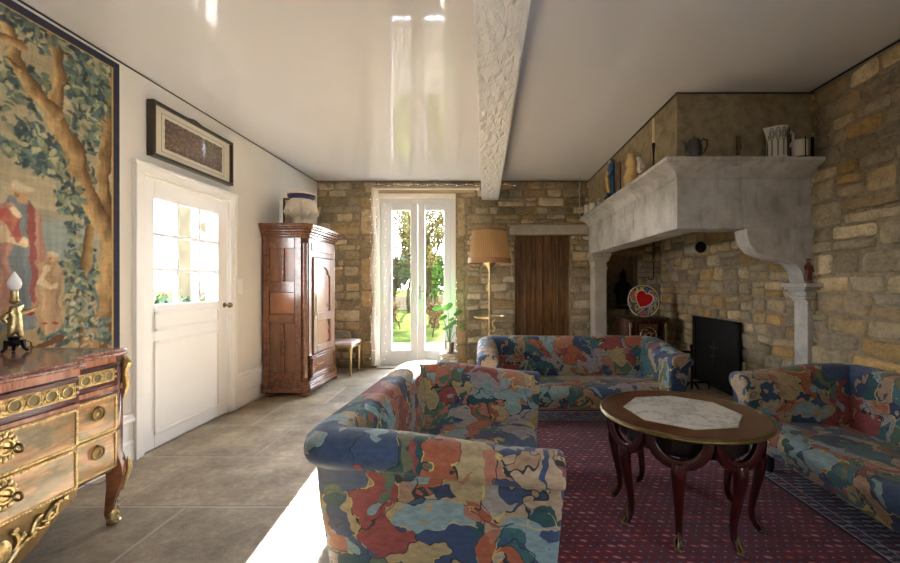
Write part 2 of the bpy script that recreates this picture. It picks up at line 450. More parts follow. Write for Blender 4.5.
# ------------------------------------------------------------------ the room shell
XL, XR, YB, YF, ZC = -2.46, 2.58, 5.86, -3.0, 2.73
def cells(u0, u1, v0, v1, holes):
    us = sorted({u0, u1, *[h[0] for h in holes], *[h[1] for h in holes]}); vs = sorted({v0, v1, *[h[2] for h in holes], *[h[3] for h in holes]})
    us = [u for u in us if u0 <= u <= u1]; vs = [v for v in vs if v0 <= v <= v1]
    for a, b in zip(us, us[1:]):
        for c, d in zip(vs, vs[1:]):
            mu, mv = (a + b) / 2, (c + d) / 2
            if not any(h[0] < mu < h[1] and h[2] < mv < h[3] for h in holes): yield a, b, c, d

PAL_BACK = [(174, 164, 144), (186, 176, 152), (160, 152, 134), (150, 138, 116), (166, 154, 130), (138, 128, 108), (178, 164, 136), (158, 142, 112), (146, 134, 112), (172, 150, 112), (128, 120, 104)]
PAL_RIGHT = [(168, 152, 122), (184, 166, 132), (150, 138, 114), (172, 152, 116), (158, 146, 124), (190, 176, 146), (176, 146, 98), (142, 132, 114)]
SS = [-1, -.94, -.8, -.45, 0, .45, .8, .94, 1]
SV = [-1, -.9, -.65, 0, .65, .9, 1]
def one_stone(mb, mp, u0, u1, v0, v1, depth, pal, rnd, jit=.15, gap=.003, warp=True):
    w, h = u1 - u0, v1 - v0; u0 += gap; u1 -= gap; v0 += gap; v1 -= gap
    j = lambda: (rnd.uniform(0, min(jit * h * 1.3, .028)), rnd.uniform(0, min(jit * h * .7, .016)))
    c00, c10, c01, c11 = j(), j(), j(), j()
    P = [(u0 + c00[0], v0 + c00[1]), (u1 - c10[0], v0 + c10[1]), (u0 + c01[0], v1 - c01[1]), (u1 - c11[0], v1 - c11[1])]
    D = depth * rnd.uniform(.6, 1.25); sd = rnd.uniform(0, 500); asp = w / max(h, .01)
    rr = min(.2, .9 / max(asp, 1) * .14); rings = []
    for t in SV:
        row = []
        for s in SS:
            s2 = s * (1 - rr * abs(t) ** 4); t2 = t * (1 - .09 * abs(s) ** 6)
            a, b = (s2 + 1) / 2, (t2 + 1) / 2
            u = (P[0][0] * (1 - a) + P[1][0] * a) * (1 - b) + (P[2][0] * (1 - a) + P[3][0] * a) * b
            v = (P[0][1] * (1 - a) + P[1][1] * a) * (1 - b) + (P[2][1] * (1 - a) + P[3][1] * a) * b
            e = (1 - abs(s) ** 7) * (1 - abs(t) ** 5)
            n = noise.noise(Vector((u * 9, v * 9, sd))); n2 = noise.noise(Vector((u * 28, v * 28, sd)))
            d = -.003 + D * e ** .28 * (1 + .55 * n) + .010 * n2 * e
            u += .012 * noise.noise(Vector((u * 13, v * 13, sd + 9))); v += .011 * noise.noise(Vector((u * 13, v * 13, sd + 19)))
            if warp: v += .03 * noise.noise(Vector((u * 1.4, v * 1.6, 3))) * min(1, v * 4)
            row.append(mp(u, v, d))
        rings.append(row)
    c = rnd.choice(pal); k = rnd.uniform(.86, 1.12); c = srgb(*[max(20, min(240, x * k)) for x in c])[:3]
    mb.loft(rings, cap=False, closed=False, mi=1, col=c)
def rubble(mb, mp, u0, u1, v0, v1, holes, pal, seed, hs=(.075, .17), ws=(1.2, 3.2), depth=.022):
    rnd = random.Random(seed); v = v0
    while v < v1 - .03:
        h = rnd.uniform(*hs)
        if v + h > v1 - .06: h = v1 - v
        u = u0 - rnd.uniform(0, .15)
        while u < u1 - .02:
            w = min(.48, h * rnd.uniform(*ws))
            a, b = max(u, u0), min(u + w, u1)
            if u1 - b < .05: b = u1
            u += w
            if b >= u1: u = u1
            parts = [(a, b, v, v + h)]
            if h > .13 and rnd.random() < .3:
                m = v + h * rnd.uniform(.4, .6); parts = [(a, b, v, m), (a, b, m, v + h)]
            for q in parts:
                for hh in holes:
                    if q is None: break
                    if q[0] < hh[1] and q[1] > hh[0] and q[2] < hh[3] and q[3] > hh[2]:
                        opts = [(q[0], min(q[1], hh[0]), q[2], q[3]), (max(q[0], hh[1]), q[1], q[2], q[3]),
                                (q[0], q[1], q[2], min(q[3], hh[2])), (q[0], q[1], max(q[2], hh[3]), q[3])]
                        opts = [o for o in opts if o[1] - o[0] > .035 and o[3] - o[2] > .03]
                        q = max(opts, key=lambda o: (o[1] - o[0]) * (o[3] - o[2])) if opts else None
                if q: one_stone(mb, mp, *q, depth, pal, rnd)
        v += h

# back wall with the French window, the boarded door and the niche
FD = (-1.58, -.43, 0, 2.56); D2 = (.44, 1.245, 0, 1.95); NI = (1.76, 2.24, .86, 1.66)
mb = MB()
for a, b, c, d in cells(XL - .3, XR + .3, -.12, ZC + .2, [FD, D2, NI]): mb.box(a, b, YB, YB + .34, c, d, mi=0)
mb.box(NI[0] - .05, NI[1] + .05, YB + .2, YB + .34, NI[2] - .05, NI[3] + .05, mi=0)
bk = lambda u, v, d: (u, YB - d, v)
LN = (.36, 1.5, 1.955, 2.10)
QL = (-1.83, -1.585, 0, 2.5); QR = (-.425, -.27, 0, 2.5); TL = (-1.75, -.15, 2.565, 2.66)
JR = (1.25, 1.50, 0, 1.95); NL = (1.66, 2.34, 1.66, 1.76)
rubble(mb, bk, XL, XR, 0, ZC, [FD, D2, NI, LN, QL, QR, TL, NL], PAL_BACK, 11, (.07, .2))
rnd = random.Random(5); pq = [(176, 152, 116), (168, 146, 112), (184, 166, 134), (160, 146, 120)]
for Q in (QL, QR):
    v = 0
    while v < 2.5:
        h = min(rnd.uniform(.26, .5), 2.5 - v)
        if 2.5 - v - h < .1: h = 2.5 - v
        one_stone(mb, bk, Q[0], Q[1], v, v + h, .014, pq, rnd, .05, .005, False); v += h
one_stone(mb, bk, *NL, .03, pq, rnd, .05)
mb.build('wall_back', [M['mortar'], M['stone']], colors=True, smooth=True, angle=60)['kind'] = 'structure'
mb = MB()
mb.box(LN[0], LN[1], YB - .035, YB + .03, LN[2], LN[3])
o = mb.build('trim_1', M['dressed'], bevel=.012); o['kind'] = 'structure'   # stone lintel over the boarded door
mb = MB(); mb.box(TL[0], TL[1], YB - .02, YB + .03, TL[2], TL[3])
o = mb.build('trim_2', M['timber'], bevel=.006); o['kind'] = 'structure'

# right wall
W1 = (-1.6, -.65, .5, 2.3)
mb = MB()
for a, b, c, d in cells(YF - .3, YB, -.12, ZC + .2, [W1]): mb.box(XR, XR + .3, a, b, c, d, mi=0)
rt = lambda u, v, d: (XR - d, u, v)
rubble(mb, rt, YF, 3.2, 0, ZC, [W1], PAL_RIGHT, 23, (.09, .2), (1.1, 2.9), .03)
rubble(mb, rt, 3.2, YB, 0, 1.95, [], PAL_RIGHT, 29, (.1, .19), (1.0, 2.0), .028)
mb.build('wall_right', [M['mortar'], M['stone']], colors=True, smooth=True, angle=60)['kind'] = 'structure'

# left wall, plastered
LD = (2.865, 3.845, 0, 2.025); W1 = (-1.6, -.65, .5, 2.3)
mb = MB()
for a, b, c, d in cells(YF - .3, YB, -.12, ZC + .2, [LD]): mb.box(XL - .22, XL, a, b, c, d)
mb.build('wall_left', M['plaster'])['kind'] = 'structure'
mb = MB(); mb.box(XL - .3, XR + .3, YF - .25, YF, -.12, ZC + .2); mb.build('wall_front', M['render'])['kind'] = 'structure'
mb = MB(); mb.box(XL - .3, XR + .3, YF - .3, YB + .36, -.14, 0); mb.build('floor', M['floor'])['kind'] = 'structure'
mb = MB(); mb.box(XL - .3, XR + .3, YF - .3, YB + .36, ZC, ZC + .12); mb.build('ceiling', M['ceiling'])['kind'] = 'structure'
# ceiling beam
mb = MB()
n = 1
mb.box(-.05, .2, YF, YB, 2.455, ZC)
mb.build('trim_3', M['crinkle'], bevel=.012)['kind'] = 'structure'
# dark shadow gap of the stretched ceiling
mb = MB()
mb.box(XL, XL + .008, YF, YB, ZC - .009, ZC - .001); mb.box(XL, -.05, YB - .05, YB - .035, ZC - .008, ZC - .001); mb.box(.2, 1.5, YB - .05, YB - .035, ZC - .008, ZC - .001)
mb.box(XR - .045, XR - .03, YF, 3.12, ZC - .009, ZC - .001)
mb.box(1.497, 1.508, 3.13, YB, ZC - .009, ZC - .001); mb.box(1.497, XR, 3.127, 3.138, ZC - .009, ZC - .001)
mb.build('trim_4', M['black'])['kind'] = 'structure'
# skirting
for nm, a, b in (('baseboard_left', 3.93, YB), ('baseboard_left.001', .4, 2.78)):
    mb = MB()
    prof = [(XL, 0), (XL + .022, 0), (XL + .022, .135), (XL + .014, .15), (XL + .012, .27), (XL + .03, .28), (XL + .03, .30), (XL + .018, .315), (XL + .018, .335), (XL, .345)]
    mb.prism(prof, 'y', a, b); mb.build(nm, M['white_paint'])['kind'] = 'structure'

# ---- glazed door in the left wall
XD = XL - .01
dr = thing('door_1', 'white panelled door with nine small glass panes', 'door', (XD, 3.35, 0)); dr['kind'] = 'structure'; del dr['label']; del dr['category']
y0, y1, zt = 2.877, 3.835, 2.012
mb = MB()
gy0, gy1, gz0, gz1 = 2.99, 3.70, 1.075, 1.875
x0, x1 = XD - .045, XD
mb.box(x0, x1, y0, gy0, .002, zt); mb.box(x0, x1, gy1, y1, .002, zt); mb.box(x0, x1, gy0, gy1, gz1, zt); mb.box(x0, x1, gy0, gy1, .002, gz0)
o = mb.build('leaf', M['white_paint'], dr, bevel=.003)
mb = MB()
for (a, b) in ((.10, .80), (.875, 1.02)):
    ya, yb = 2.985, 3.715; t = .022
    for q in ((ya, yb, a, a + t), (ya, yb, b - t, b), (ya, ya + t, a, b), (yb - t, yb, a, b)): mb.box(x1, x1 + .009, *q)
mb.build('panel_moulding', M['white_paint'], dr, bevel=.003)
mb = MB()
for k in (1, 2):
    yy = gy0 + (gy1 - gy0) * k / 3; zz = gz0 + (gz1 - gz0) * k / 3
    mb.box(x0 + .008, x1 - .004, yy - .013, yy + .013, gz0, gz1); mb.box(x0 + .0081, x1 - .0041, gy0, gy1, zz - .013, zz + .013)
mb.build('glazing_bar', M['white_paint'], dr, bevel=.002)
for i in range(3):
    for k in range(3):
        mb = MB(); dy, dz = (gy1 - gy0) / 3, (gz1 - gz0) / 3
        mb.box(XD - .026, XD - .022, gy0 + dy * i + .005, gy0 + dy * (i + 1) - .005, gz0 + dz * k + .005, gz0 + dz * (k + 1) - .005); mb.build('pane', M['glass'], dr)
mb = MB(); mb.lathe([(0, 0), (.012, .0), (.009, .03), (.022, .04), (.026, .055), (.02, .068), (0, .072)], (XD, 3.79, 1.03), 16, M=Matrix.Rotation(PI / 2, 3, 'Y'))
mb.lathe([(0, 0), (.024, 0), (.022, .004), (0, .005)], (XD, 3.79, 1.03), 16, M=Matrix.Rotation(PI / 2, 3, 'Y')); mb.build('door_knob', M['brass_dark'], dr, smooth=True)
for z in (.17, .42, 1.12, 1.72):
    if z == .42: continue
    mb = MB(); mb.tube([(XD + .008, 2.872, z), (XD + .008, 2.872, z + .14)], .009, 8); mb.ball((XD + .008, 2.872, z - .008), .010, 8, 5); mb.ball((XD + .008, 2.872, z + .148), .010, 8, 5)
    mb.build('hinge', M['white_paint'], dr, smooth=True)
mb = MB()
for s, (a, b) in enumerate(((2.785, 2.865), (3.845, 3.925))):
    mb.box(XL, XL + .022, a, b, 0, 2.03); mb.box(XL + .0219, XL + .034, (a if s == 0 else b - .022), (a + .022 if s == 0 else b), 0, 2.10)
mb.box(XL, XL + .022, 2.785, 3.925, 2.03, 2.105); mb.box(XL, XL + .036, 2.775, 3.935, 2.083, 2.105)
mb.build('trim_5', M['white_paint'], bevel=.003)['kind'] = 'structure'

# ---- French window in the back wall
fr = thing('window_1', None, None, (-1.005, 6.02, 0)); fr['kind'] = 'structure'
FY0, FY1 = 5.965, 6.04
mb = MB()
fx0, fx1, fz0, fz1 = -1.555, -.445, .10, 2.50
mb.box(fx0 + .003, fx0 + .07, FY0, FY1, 0.0225, fz1 - .001); mb.box(fx1 - .07, fx1 - .003, FY0, FY1, .0225, fz1 - .001); mb.box(fx0 + .07, fx1 - .07, FY0, FY1, fz1 - .07, fz1); mb.box(fx0 + .07, fx1 - .07, FY0, FY1, .0225, .115)
mb.build('window_frame', M['pvc'], fr, bevel=.006)
cx = (fx0 + fx1) / 2
for s in (0, 1):
    a, b = (fx0 + .068, cx - .002) if s == 0 else (cx + .002, fx1 - .068)
    mb = MB(); t = .098; za, zb = .118, fz1 - .072
    ga, gb = a + (t if s == 0 else .105), b - (.105 if s == 0 else t)
    mb.box(a, ga, FY0 - .02, FY1 - .02, za, zb); mb.box(gb, b, FY0 - .02, FY1 - .02, za, zb); mb.box(ga, gb, FY0 - .02, FY1 - .02, za, za + .13); mb.box(ga, gb, FY0 - .02, FY1 - .02, zb - .1, zb)
    sash = mb.build('sash', M['pvc'], fr, bevel=.008)
    mb = MB(); mb.box(ga - .01, gb + .01, FY0 + .01, FY0 + .018, za + .12, zb - .09); mb.build('pane', M['glass'], sash)
mb = MB(); mb.box(cx + .012, cx + .04, FY0 - .026, FY0 - .018, 1.0, 1.2); mb.tube([(cx + .026, FY0 - .02, 1.12), (cx + .026, FY0 - .06, 1.12), (cx + .11, FY0 - .065, 1.12)], .008, 8)
mb.build('handle', M['steel'], fr, smooth=True)
for x in (fx0 + .066, fx1 - .066):
    for z in (.35, .95, 1.7, 2.25):
        mb = MB(); mb.tube([(x, FY0 - .024, z - .035), (x, FY0 - .024, z + .035)], .009, 8); mb.build('hinge', M['pvc'], fr, smooth=True)
mb = MB(); mb.box(-1.58, -.43, 5.78, 6.2, -.01, .022); mb.build('trim_6', M['dressed'], bevel=.008)['kind'] = 'structure'
# white reveals beside the window
mb = MB(); mb.box(-1.58, -1.553, YB - .004, 6.19, .02, 2.555); mb.box(-.447, -.43, YB - .004, 6.19, .02, 2.555); mb.box(-1.553, -.447, YB + .003, 6.19, 2.5, 2.558)
mb.build('trim_7', M['linen'])['kind'] = 'structure'

# ---- boarded door
dr = thing('door_2', None, None, (.84, 5.95, 0)); dr['kind'] = 'structure'
rnd = random.Random(3); x = .44; mb = MB(); ws = [.10, .15, .06, .09, .04, .12, .08, .10, .065]
tot = sum(ws); k = (1.245 - .44) / tot
for i, w in enumerate(ws):
    w *= k; mb.box(x + .003, x + w - .003, 5.935 + (.006 if i % 2 else 0), 5.97, .0, 1.95); x += w
mb.build('leaf', M['plank'], dr, bevel=.004)
for i, xx in enumerate((.60, .84, 1.08)):
    mb = MB(); mb.tube([(xx, 5.93, .01), (xx, 5.93, 1.94)], .012, 8); mb.build('cover_strip', M['plank'], dr, smooth=True)
mb = MB(); mb.box(.43, 1.26, 5.97, 6.0, 0, 1.96); mb.build('backing_board', M['plank'], dr)

# window behind the camera, in the right wall
for i, W in enumerate((W1,)):
    w = thing('window_%d' % (i + 2), None, None, (XR + .1, (W[0] + W[1]) / 2, W[2])); w['kind'] = 'structure'
    mb = MB(); t = .06; X0, X1 = XR + .07, XR + .13
    mb.box(X0, X1, W[0], W[0] + t, W[2], W[3]); mb.box(X0, X1, W[1] - t, W[1], W[2], W[3]); mb.box(X0, X1, W[0] + t, W[1] - t, W[2], W[2] + t); mb.box(X0, X1, W[0] + t, W[1] - t, W[3] - t, W[3])
    m_ = (W[0] + W[1]) / 2; mb.box(X0, X1, m_ - .04, m_ + .04, W[2] + t, W[3] - t)
    mb.build('window_frame', M['pvc'], w)

# ------------------------------------------------------------------ fireplace
FX, FY = 1.508, 3.14
fp = thing('fireplace', 'huge pale stone corner fireplace hood with moulded mantel and carved bracket', 'fireplace', (2.05, 4.2, 0))
mb = MB()
mb.box(FX, XR - .002, FY, FY + .22, 2.05, ZC); mb.box(FX, FX + .2, FY + .2, YB - .03, 2.05, ZC)
mb.build('chimney_breast', M['render'], fp)
mb = MB()
mb.box(FX - .003, XR - .003, FY - .003, FY + .24, 1.665, 2.06); mb.box(FX - .003, FX + .24, FY + .237, YB - .03, 1.665, 2.06)
# raised panel on the long side
for q in ((4.05, 4.5, 1.80, 1.808), (4.05, 4.5, 1.975, 1.983), (4.05, 4.058, 1.80, 1.983), (4.492, 4.5, 1.80, 1.983)): mb.box(FX - .008, FX, *q)
mb.build('lintel', M['hood'], fp, bevel=.008)
# mantel shelf: moulding swept round the corner
def shelf_ring(o, z): return (FX - o, FY - o, z)
prof = [(0, 2.055), (.012, 2.062), (.016, 2.075), (.03, 2.10), (.06, 2.125), (.105, 2.142), (.125, 2.147), (.13, 2.155), (.142, 2.158), (.145, 2.185), (-.004, 2.185)]
rings = []
N_ = 40
for i in range(N_ + 1):
    t = i / N_; y = YB - .035 + (FY - YB + .035) * t
    ns = [(.004 * noise.noise(Vector((y * 3, z * 9, 1)))) for o_, z in prof]
    rings.append([(FX - o_ - e * (o_ > 0), (y if i < N_ else FY - o_), z + e * .5) for (o_, z), e in zip(prof, ns)])
for i in range(1, 20):
    t = i / 19; x = FX + (XR - .004 - FX) * t
    rings.append([(x, FY - o_ - .004 * noise.noise(Vector((x * 3, z * 9, 5))) * (o_ > 0), z) for o_, z in prof])
mb = MB(); mb.loft(rings); mb.build('mantel_shelf', M['hood'], fp, smooth=True, angle=35)
# underside slab closing the hood
mb = MB(); mb.box(FX + .2, XR - .01, FY + .22, YB - .03, 1.98, 2.04); mb.build('soffit', M['iron'], fp)
# scroll bracket on the right
k_ = FY / 400
cur = [(746, 228), (747, 236), (750, 244), (756, 251), (766, 255.5), (778, 258), (788, 260), (796, 264), (801, 271), (804, 283)]
pts = [((x - 485) * k_, 1.23 + (284 - y) * k_) for x, y in cur] + [(XR - .004, 1.23 + (284 - 283) * k_), (XR - .004, 1.664)]
mb = MB(); mb.prism(pts, 'y', FY - .018, FY + .125); 
cl = [(a, b) for a, b in pts[:10]]
mb.loft([[(a - .010, FY - .022, b - .010), (a + .014, FY - .022, b + .010), (a + .014, FY + .13, b + .010), (a - .010, FY + .13, b - .010)] for a, b in cl])
mb.build('bracket', M['hood'], fp, bevel=.004)
# right pilaster
px = lambda x: (x - 485) * k_
mb = MB()
mb.box(2.515, XR - .004, FY - .02, FY + .115, 0, 1.10)
for (l, zb, zt_, f) in ((.02, 1.095, 1.115, .01), (.035, 1.115, 1.135, .02), (.022, 1.135, 1.17, .015), (.045, 1.17, 1.185, .03), (.07, 1.185, 1.205, .07), (.085, 1.205, 1.238, .105)):
    mb.box(2.515 - l, XR - .004, FY - .02 - f * .85, FY + .115 + f * .3, zb, zt_)
mb.build('pilaster', M['hood'], fp, bevel=.005)
# left pilaster
mb = MB(); mb.box(1.53, 1.70, 5.58, YB - .04, 0, 1.56)
for (l, zb, zt_) in ((.012, 1.44, 1.465), (.02, 1.54, 1.57), (.035, 1.57, 1.61), (.05, 1.61, 1.663)):
    mb.box(1.53 - l, 1.70 + l, 5.58 - l, YB - .04, zb, zt_)
mb.build('pilaster', M['dressed'], fp, bevel=.006)
mb = MB(); mb.box(2.16, XR - .035, 3.55, 5.1, 0, .09); mb.build('hearth_slab', M['render'], fp, bevel=.012)

fb = thing('fireback', 'black iron fireback plate leaning on the stone hearth wall', 'fireback', (2.52, 4.5, .09))
mb = MB(); mb.box(2.515, 2.535, 3.95, 4.83, .09, .85); mb.build('plate', M['iron'], fb, bevel=.004)
mb = MB()
for y in (3.98, 4.80): mb.box(2.503, 2.516, y - .03, y + .03, .09, .85)
mb.box(2.503, 2.516, 3.95, 4.83, .82, .85)
for z in np.arange(.14, .82, .07):
    for y in (3.98, 4.80): mb.ball((2.502, y, z), .009, 6, 4)
mb.build('riveted_border', M['iron'], fb)
mb = MB(); mb.box(2.508, 2.516, 4.385, 4.4, .35, .62); mb.box(2.508, 2.516, 4.32, 4.47, .52, .535); mb.box(2.508, 2.516, 4.34, 4.45, .43, .44)
mb.build('raised_cross', M['pewter'], fb)
# flue pipe stub
mb = MB()
mb.lathe([(.055, 0), (.075, 0), (.078, .01), (.075, .02), (.073, .24), (0, .24)], (2.49, 4.62, 1.655), 20, M=Matrix.Rotation(-PI / 2, 3, 'X'))
fl = thing('flue_pipe', 'short round flue pipe with a black mouth on the hearth wall', 'pipe', (2.49, 4.62, 1.655))
ch = mb.build('pipe', M['dressed'], fl, smooth=True)
mb = MB(); mb.lathe([(0, -.004), (.064, -.004), (.064, .001), (0, .001)], (2.49, 4.62, 1.655), 20, M=Matrix.Rotation(-PI / 2, 3, 'X')); mb.build('mouth', plain('pipe_hollow_shade', srgb(8, 8, 8), .95), fl, label='black round mouth')  # flat black disc, the shade inside the hollow pipe put in as colour
# pot hook
ph = thing('pot_hook', 'black iron pot hanger chain in the dark chimney corner', 'hook', (2.34, 5.55, 1.3))
mb = MB()
for i in range(9): mb.torus((2.34, 5.55, 1.94 - i * .048), .022, .006, 'x' if i % 2 else 'y', 12, 6)
mb.build('chain', M['iron'], ph)
mb = MB(); mb.tube([(2.34, 5.55, 1.53), (2.34, 5.55, 1.34), (2.33, 5.55, 1.30), (2.30, 5.55, 1.285), (2.27, 5.55, 1.30), (2.26, 5.55, 1.33)], .008, 8); mb.build('hook', M['iron'], ph)
# andirons
def andiron(x, y, lab):
    t = thing('andiron', lab, 'andiron', (x, y, .09), 'andirons by the fireback')
    mb = MB(); mb.tube([(x, y, .10), (x, y, .56)], .014, 8); mb.ball((x, y, .56), .022, 10, 6); mb.build('upright', M['iron'], t, smooth=True)
    mb = MB(); mb.torus((x - .05, y, .50), .05, .008, 'z', 14, 6); mb.build('cup_ring', M['iron'], t)
    mb = MB(); mb.tube([(x - .08, y, .098), (x - .03, y, .17), (x + .03, y, .17), (x + .08, y, .098)], .012, 8); mb.tube([(x, y, .17), (x + .2, y + .02, .17), (x + .2, y + .02, .10)], .012, 8); mb.build('foot', M['iron'], t)
andiron(2.22, 4.30, 'black iron andiron with a ring cup, standing right in front of the fireback')
andiron(2.18, 4.98, 'black iron andiron with a ring cup, farther back beside the small cabinet')
# ------------------------------------------------------------------ rug
rug = thing('rug', 'large deep red patterned rug with a navy border under the coffee table', 'rug', (.9, 2.3, 0))
RX0, RX1, RY0, RY1 = -.35, 2.14, .55, 3.92
mb = MB(); mb.box(RX0 + .38, RX1 - .38, RY0 + .38, RY1 - .38, .001, .014); mb.build('field', M['rug'], rug)
mb = MB()
def frame(mb, i0, i1, z, mi):
    a0, a1, b0, b1 = RX0 + i0, RX1 - i0, RY0 + i0, RY1 - i0; c0, c1, d0, d1 = RX0 + i1, RX1 - i1, RY0 + i1, RY1 - i1
    mb.box(a0, c0, b0, b1, .001, z, mi=mi); mb.box(c1, a1, b0, b1, .001, z, mi=mi); mb.box(c0, c1, b0, d0, .001, z, mi=mi); mb.box(c0, c1, d1, b1, .001, z, mi=mi)
frame(mb, 0, .03, .012, 3); frame(mb, .03, .042, .014, 1); frame(mb, .042, .10, .014, 2); frame(mb, .10, .112, .014, 1)
frame(mb, .112, .285, .014, 0); frame(mb, .285, .293, .014, 1); frame(mb, .293, .352, .014, 0); frame(mb, .352, .360, .014, 1); frame(mb, .360, .38, .014, 3)
mb.build('border', [M['rug_border'], M['rug_stripe'], M['rug_red'], plain('rug_navy', srgb(34, 30, 52), .95)], rug, label='navy and pale striped border')

# ------------------------------------------------------------------ sofas
def sofa(W, D, label, grp='painterly patterned sofas'):
    root = thing('sofa', label, 'sofa', (0, 0, 0), grp)
    sec = [(-.085, .16), (-.068, .27), (-.045, .42), (-.030, .575), (-.020, .588), (-.002, .594), (.008, .612), (.010, .640), (.000, .670), (-.03, .692),
           (-.075, .70), (-.12, .697), (-.155, .678), (-.176, .64), (-.188, .58), (-.196, .45), (-.202, .33), (-.205, .20), (-.205, .16)]
    r = .215; yb = D / 2 - r
    def P(s_, ang=None, side=1):
        pass
    def ring_at(bx, by, nx, ny, front):
        out = []
        for o, z in sec:
            zz = z * (1 - .085 * front * (z / .7))
            pu = .006 * noise.noise(Vector((bx * 3 + o * 5, by * 3, z * 4)))
            lean = .035 * (1 - z / .62) * max(0, front - .75) / .25 if front > .75 else 0
            out.append((bx + nx * (o + pu), by + ny * (o + pu) + lean, zz))
        return out
    def ease(t): return t * t * (3 - 2 * t)
    def cap(rings, d):
        """rounded end pushed along d"""
        base = [Vector(p) for p in rings[-1]]; c = sum(base, Vector()) / len(base)
        for sh, sc_ in ((.014, .985), (.026, .95), (.033, .88), (.035, .7), (.035, .3)):
            rings.append([tuple(Vector((c.x + (p.x - c.x) * sc_, p.y + d * sh, c.z + (p.z - c.z) * (1 - (1 - sc_) * .55)))) for p in base])
    for sg in (-1, 1):
        rings = []
        for i in range(5):   # corner, from 45 degrees to the straight arm
            a = R(45) * (1 - i / 4)
            cxn, cyn = math.cos(a), math.sin(a)
            rings.append(ring_at(sg * (W / 2 - r + r * abs(cxn) ** .72), yb + r * abs(cyn) ** .72, sg * cxn, cyn, 0))
        L = yb + D / 2 - .035
        for i in range(1, 13):
            t = i / 12; rings.append(ring_at(sg * (W / 2), yb - L * t, sg, 0, ease(t)))
        cap(rings, -1)
        mb = MB(); mb.loft(rings); mb.build('armrest', M['fabric'], root, smooth=True, angle=60)
    rings = []
    for i in range(5):
        a = PI - R(45) - R(45) * i / 4
        rings.append(ring_at(-(W / 2 - r) - r * abs(math.cos(a)) ** .72, yb + r * abs(math.sin(a)) ** .72, math.cos(a), math.sin(a), 0))
    n = 14
    for i in range(1, n):
        t = i / n; rings.append(ring_at(-(W / 2 - r) + (W - 2 * r) * t, D / 2, 0, 1, -.12 * math.sin(PI * t) * 0))
    for i in range(5):
        a = PI / 2 - R(45) * i / 4
        rings.append(ring_at((W / 2 - r) + r * abs(math.cos(a)) ** .72, yb + r * abs(math.sin(a)) ** .72, math.cos(a), math.sin(a), 0))
    mb = MB(); mb.loft(rings); mb.build('backrest', M['fabric'], root, smooth=True, angle=60)
    prof = [(-D / 2 + .085, .165), (-D / 2 + .055, .22), (-D / 2 + .035, .28), (-D / 2 + .038, .315), (-D / 2 + .06, .34), (-D / 2 + .10, .352), (-D / 2 + .2, .352), (0, .342), (D / 2 - .2, .318), (D / 2 - .2, .165)]
    rings = []; m = 16
    for i in range(m + 1):
        x = -(W / 2 - .205) + (W - .41) * i / m
        rings.append([(x, y + .006 * noise.noise(Vector((x * 3, y * 3, z * 5 + 7))), z + (.008 * noise.noise(Vector((x * 4, y * 4, 2))) if z > .3 else 0)) for y, z in prof])
    mb = MB(); mb.loft(rings); mb.build('seat', M['fabric'], root, smooth=True, angle=50)
    for sx in (-1, 1):
        for sy in (-1, 1):
            mb = MB(); mb.lathe([(.02, .001 + .013), (.028, .05), (.03, .175)], (sx * (W / 2 - .16), -D / 2 + .17 if sy < 0 else D / 2 - .15, 0), 12); mb.build('foot', M['black'], root, smooth=True)
    return root
s1 = sofa(1.46, .95, 'nearest painterly patterned sofa, seen from its side, with its back to the stone floor')
s1.location = (-.155, 2.075, 0); s1.rotation_euler = (0, 0, R(86))
s2 = sofa(1.80, .85, 'patterned sofa facing the viewer in front of the fireplace corner')
s2.location = (.84, 3.76, 0)
s3 = copy_tree(s2); s3['label'] = 'patterned sofa standing along the right stone wall'
s3.location = (2.105, 1.86, 0); s3.rotation_euler = (0, 0, R(-90))

M['mahog_dark'] = wood('dark_underframe', srgb(20, 8, 7), srgb(34, 14, 12), 'z', 5, .4, .1)
# ------------------------------------------------------------------ coffee table
TC = Vector((1.045, 2.13, .014)); TR = .412
tb = thing('coffee_table', 'round wooden coffee table with white octagonal marble inlay and curved legs', 'table', TC)
mb = MB(); mb.lathe([(0, .515), (TR - .03, .515), (TR - .012, .52), (TR - .006, .541), (0, .541)], TC, 64); mb.build('table_top', M['mahog_top'], tb, smooth=True)
mb = MB(); mb.lathe([(TR - .014, .519), (TR - .002, .521), (TR + .003, .528), (TR - .001, .534), (TR + .003, .538), (TR - .002, .543), (TR - .012, .543), (TR - .012, .519)], TC, 64, cap=False); mb.build('brass_rim', M['brass_dark'], tb, smooth=True)
def octa(r, z0, z1, mat, name):
    mb = MB(); ring = lambda z: [(TC.x + r * math.cos(R(22.5 + 45 * i + 8)), TC.y + r * math.sin(R(22.5 + 45 * i + 8)), TC.z + z) for i in range(8)]
    mb.loft([ring(z0), ring(z1)]); return mb.build(name, mat, tb)
octa(.293, .535, .5425, M['brass'], 'inlay_edge'); octa(.286, .536, .544, M['marble_white'], 'marble_inlay')
mb = MB(); mb.lathe([(0, .41), (.305, .41), (.305, .516), (0, .516)], TC, 32); mb.build('underframe', M['mahog_dark'], tb)
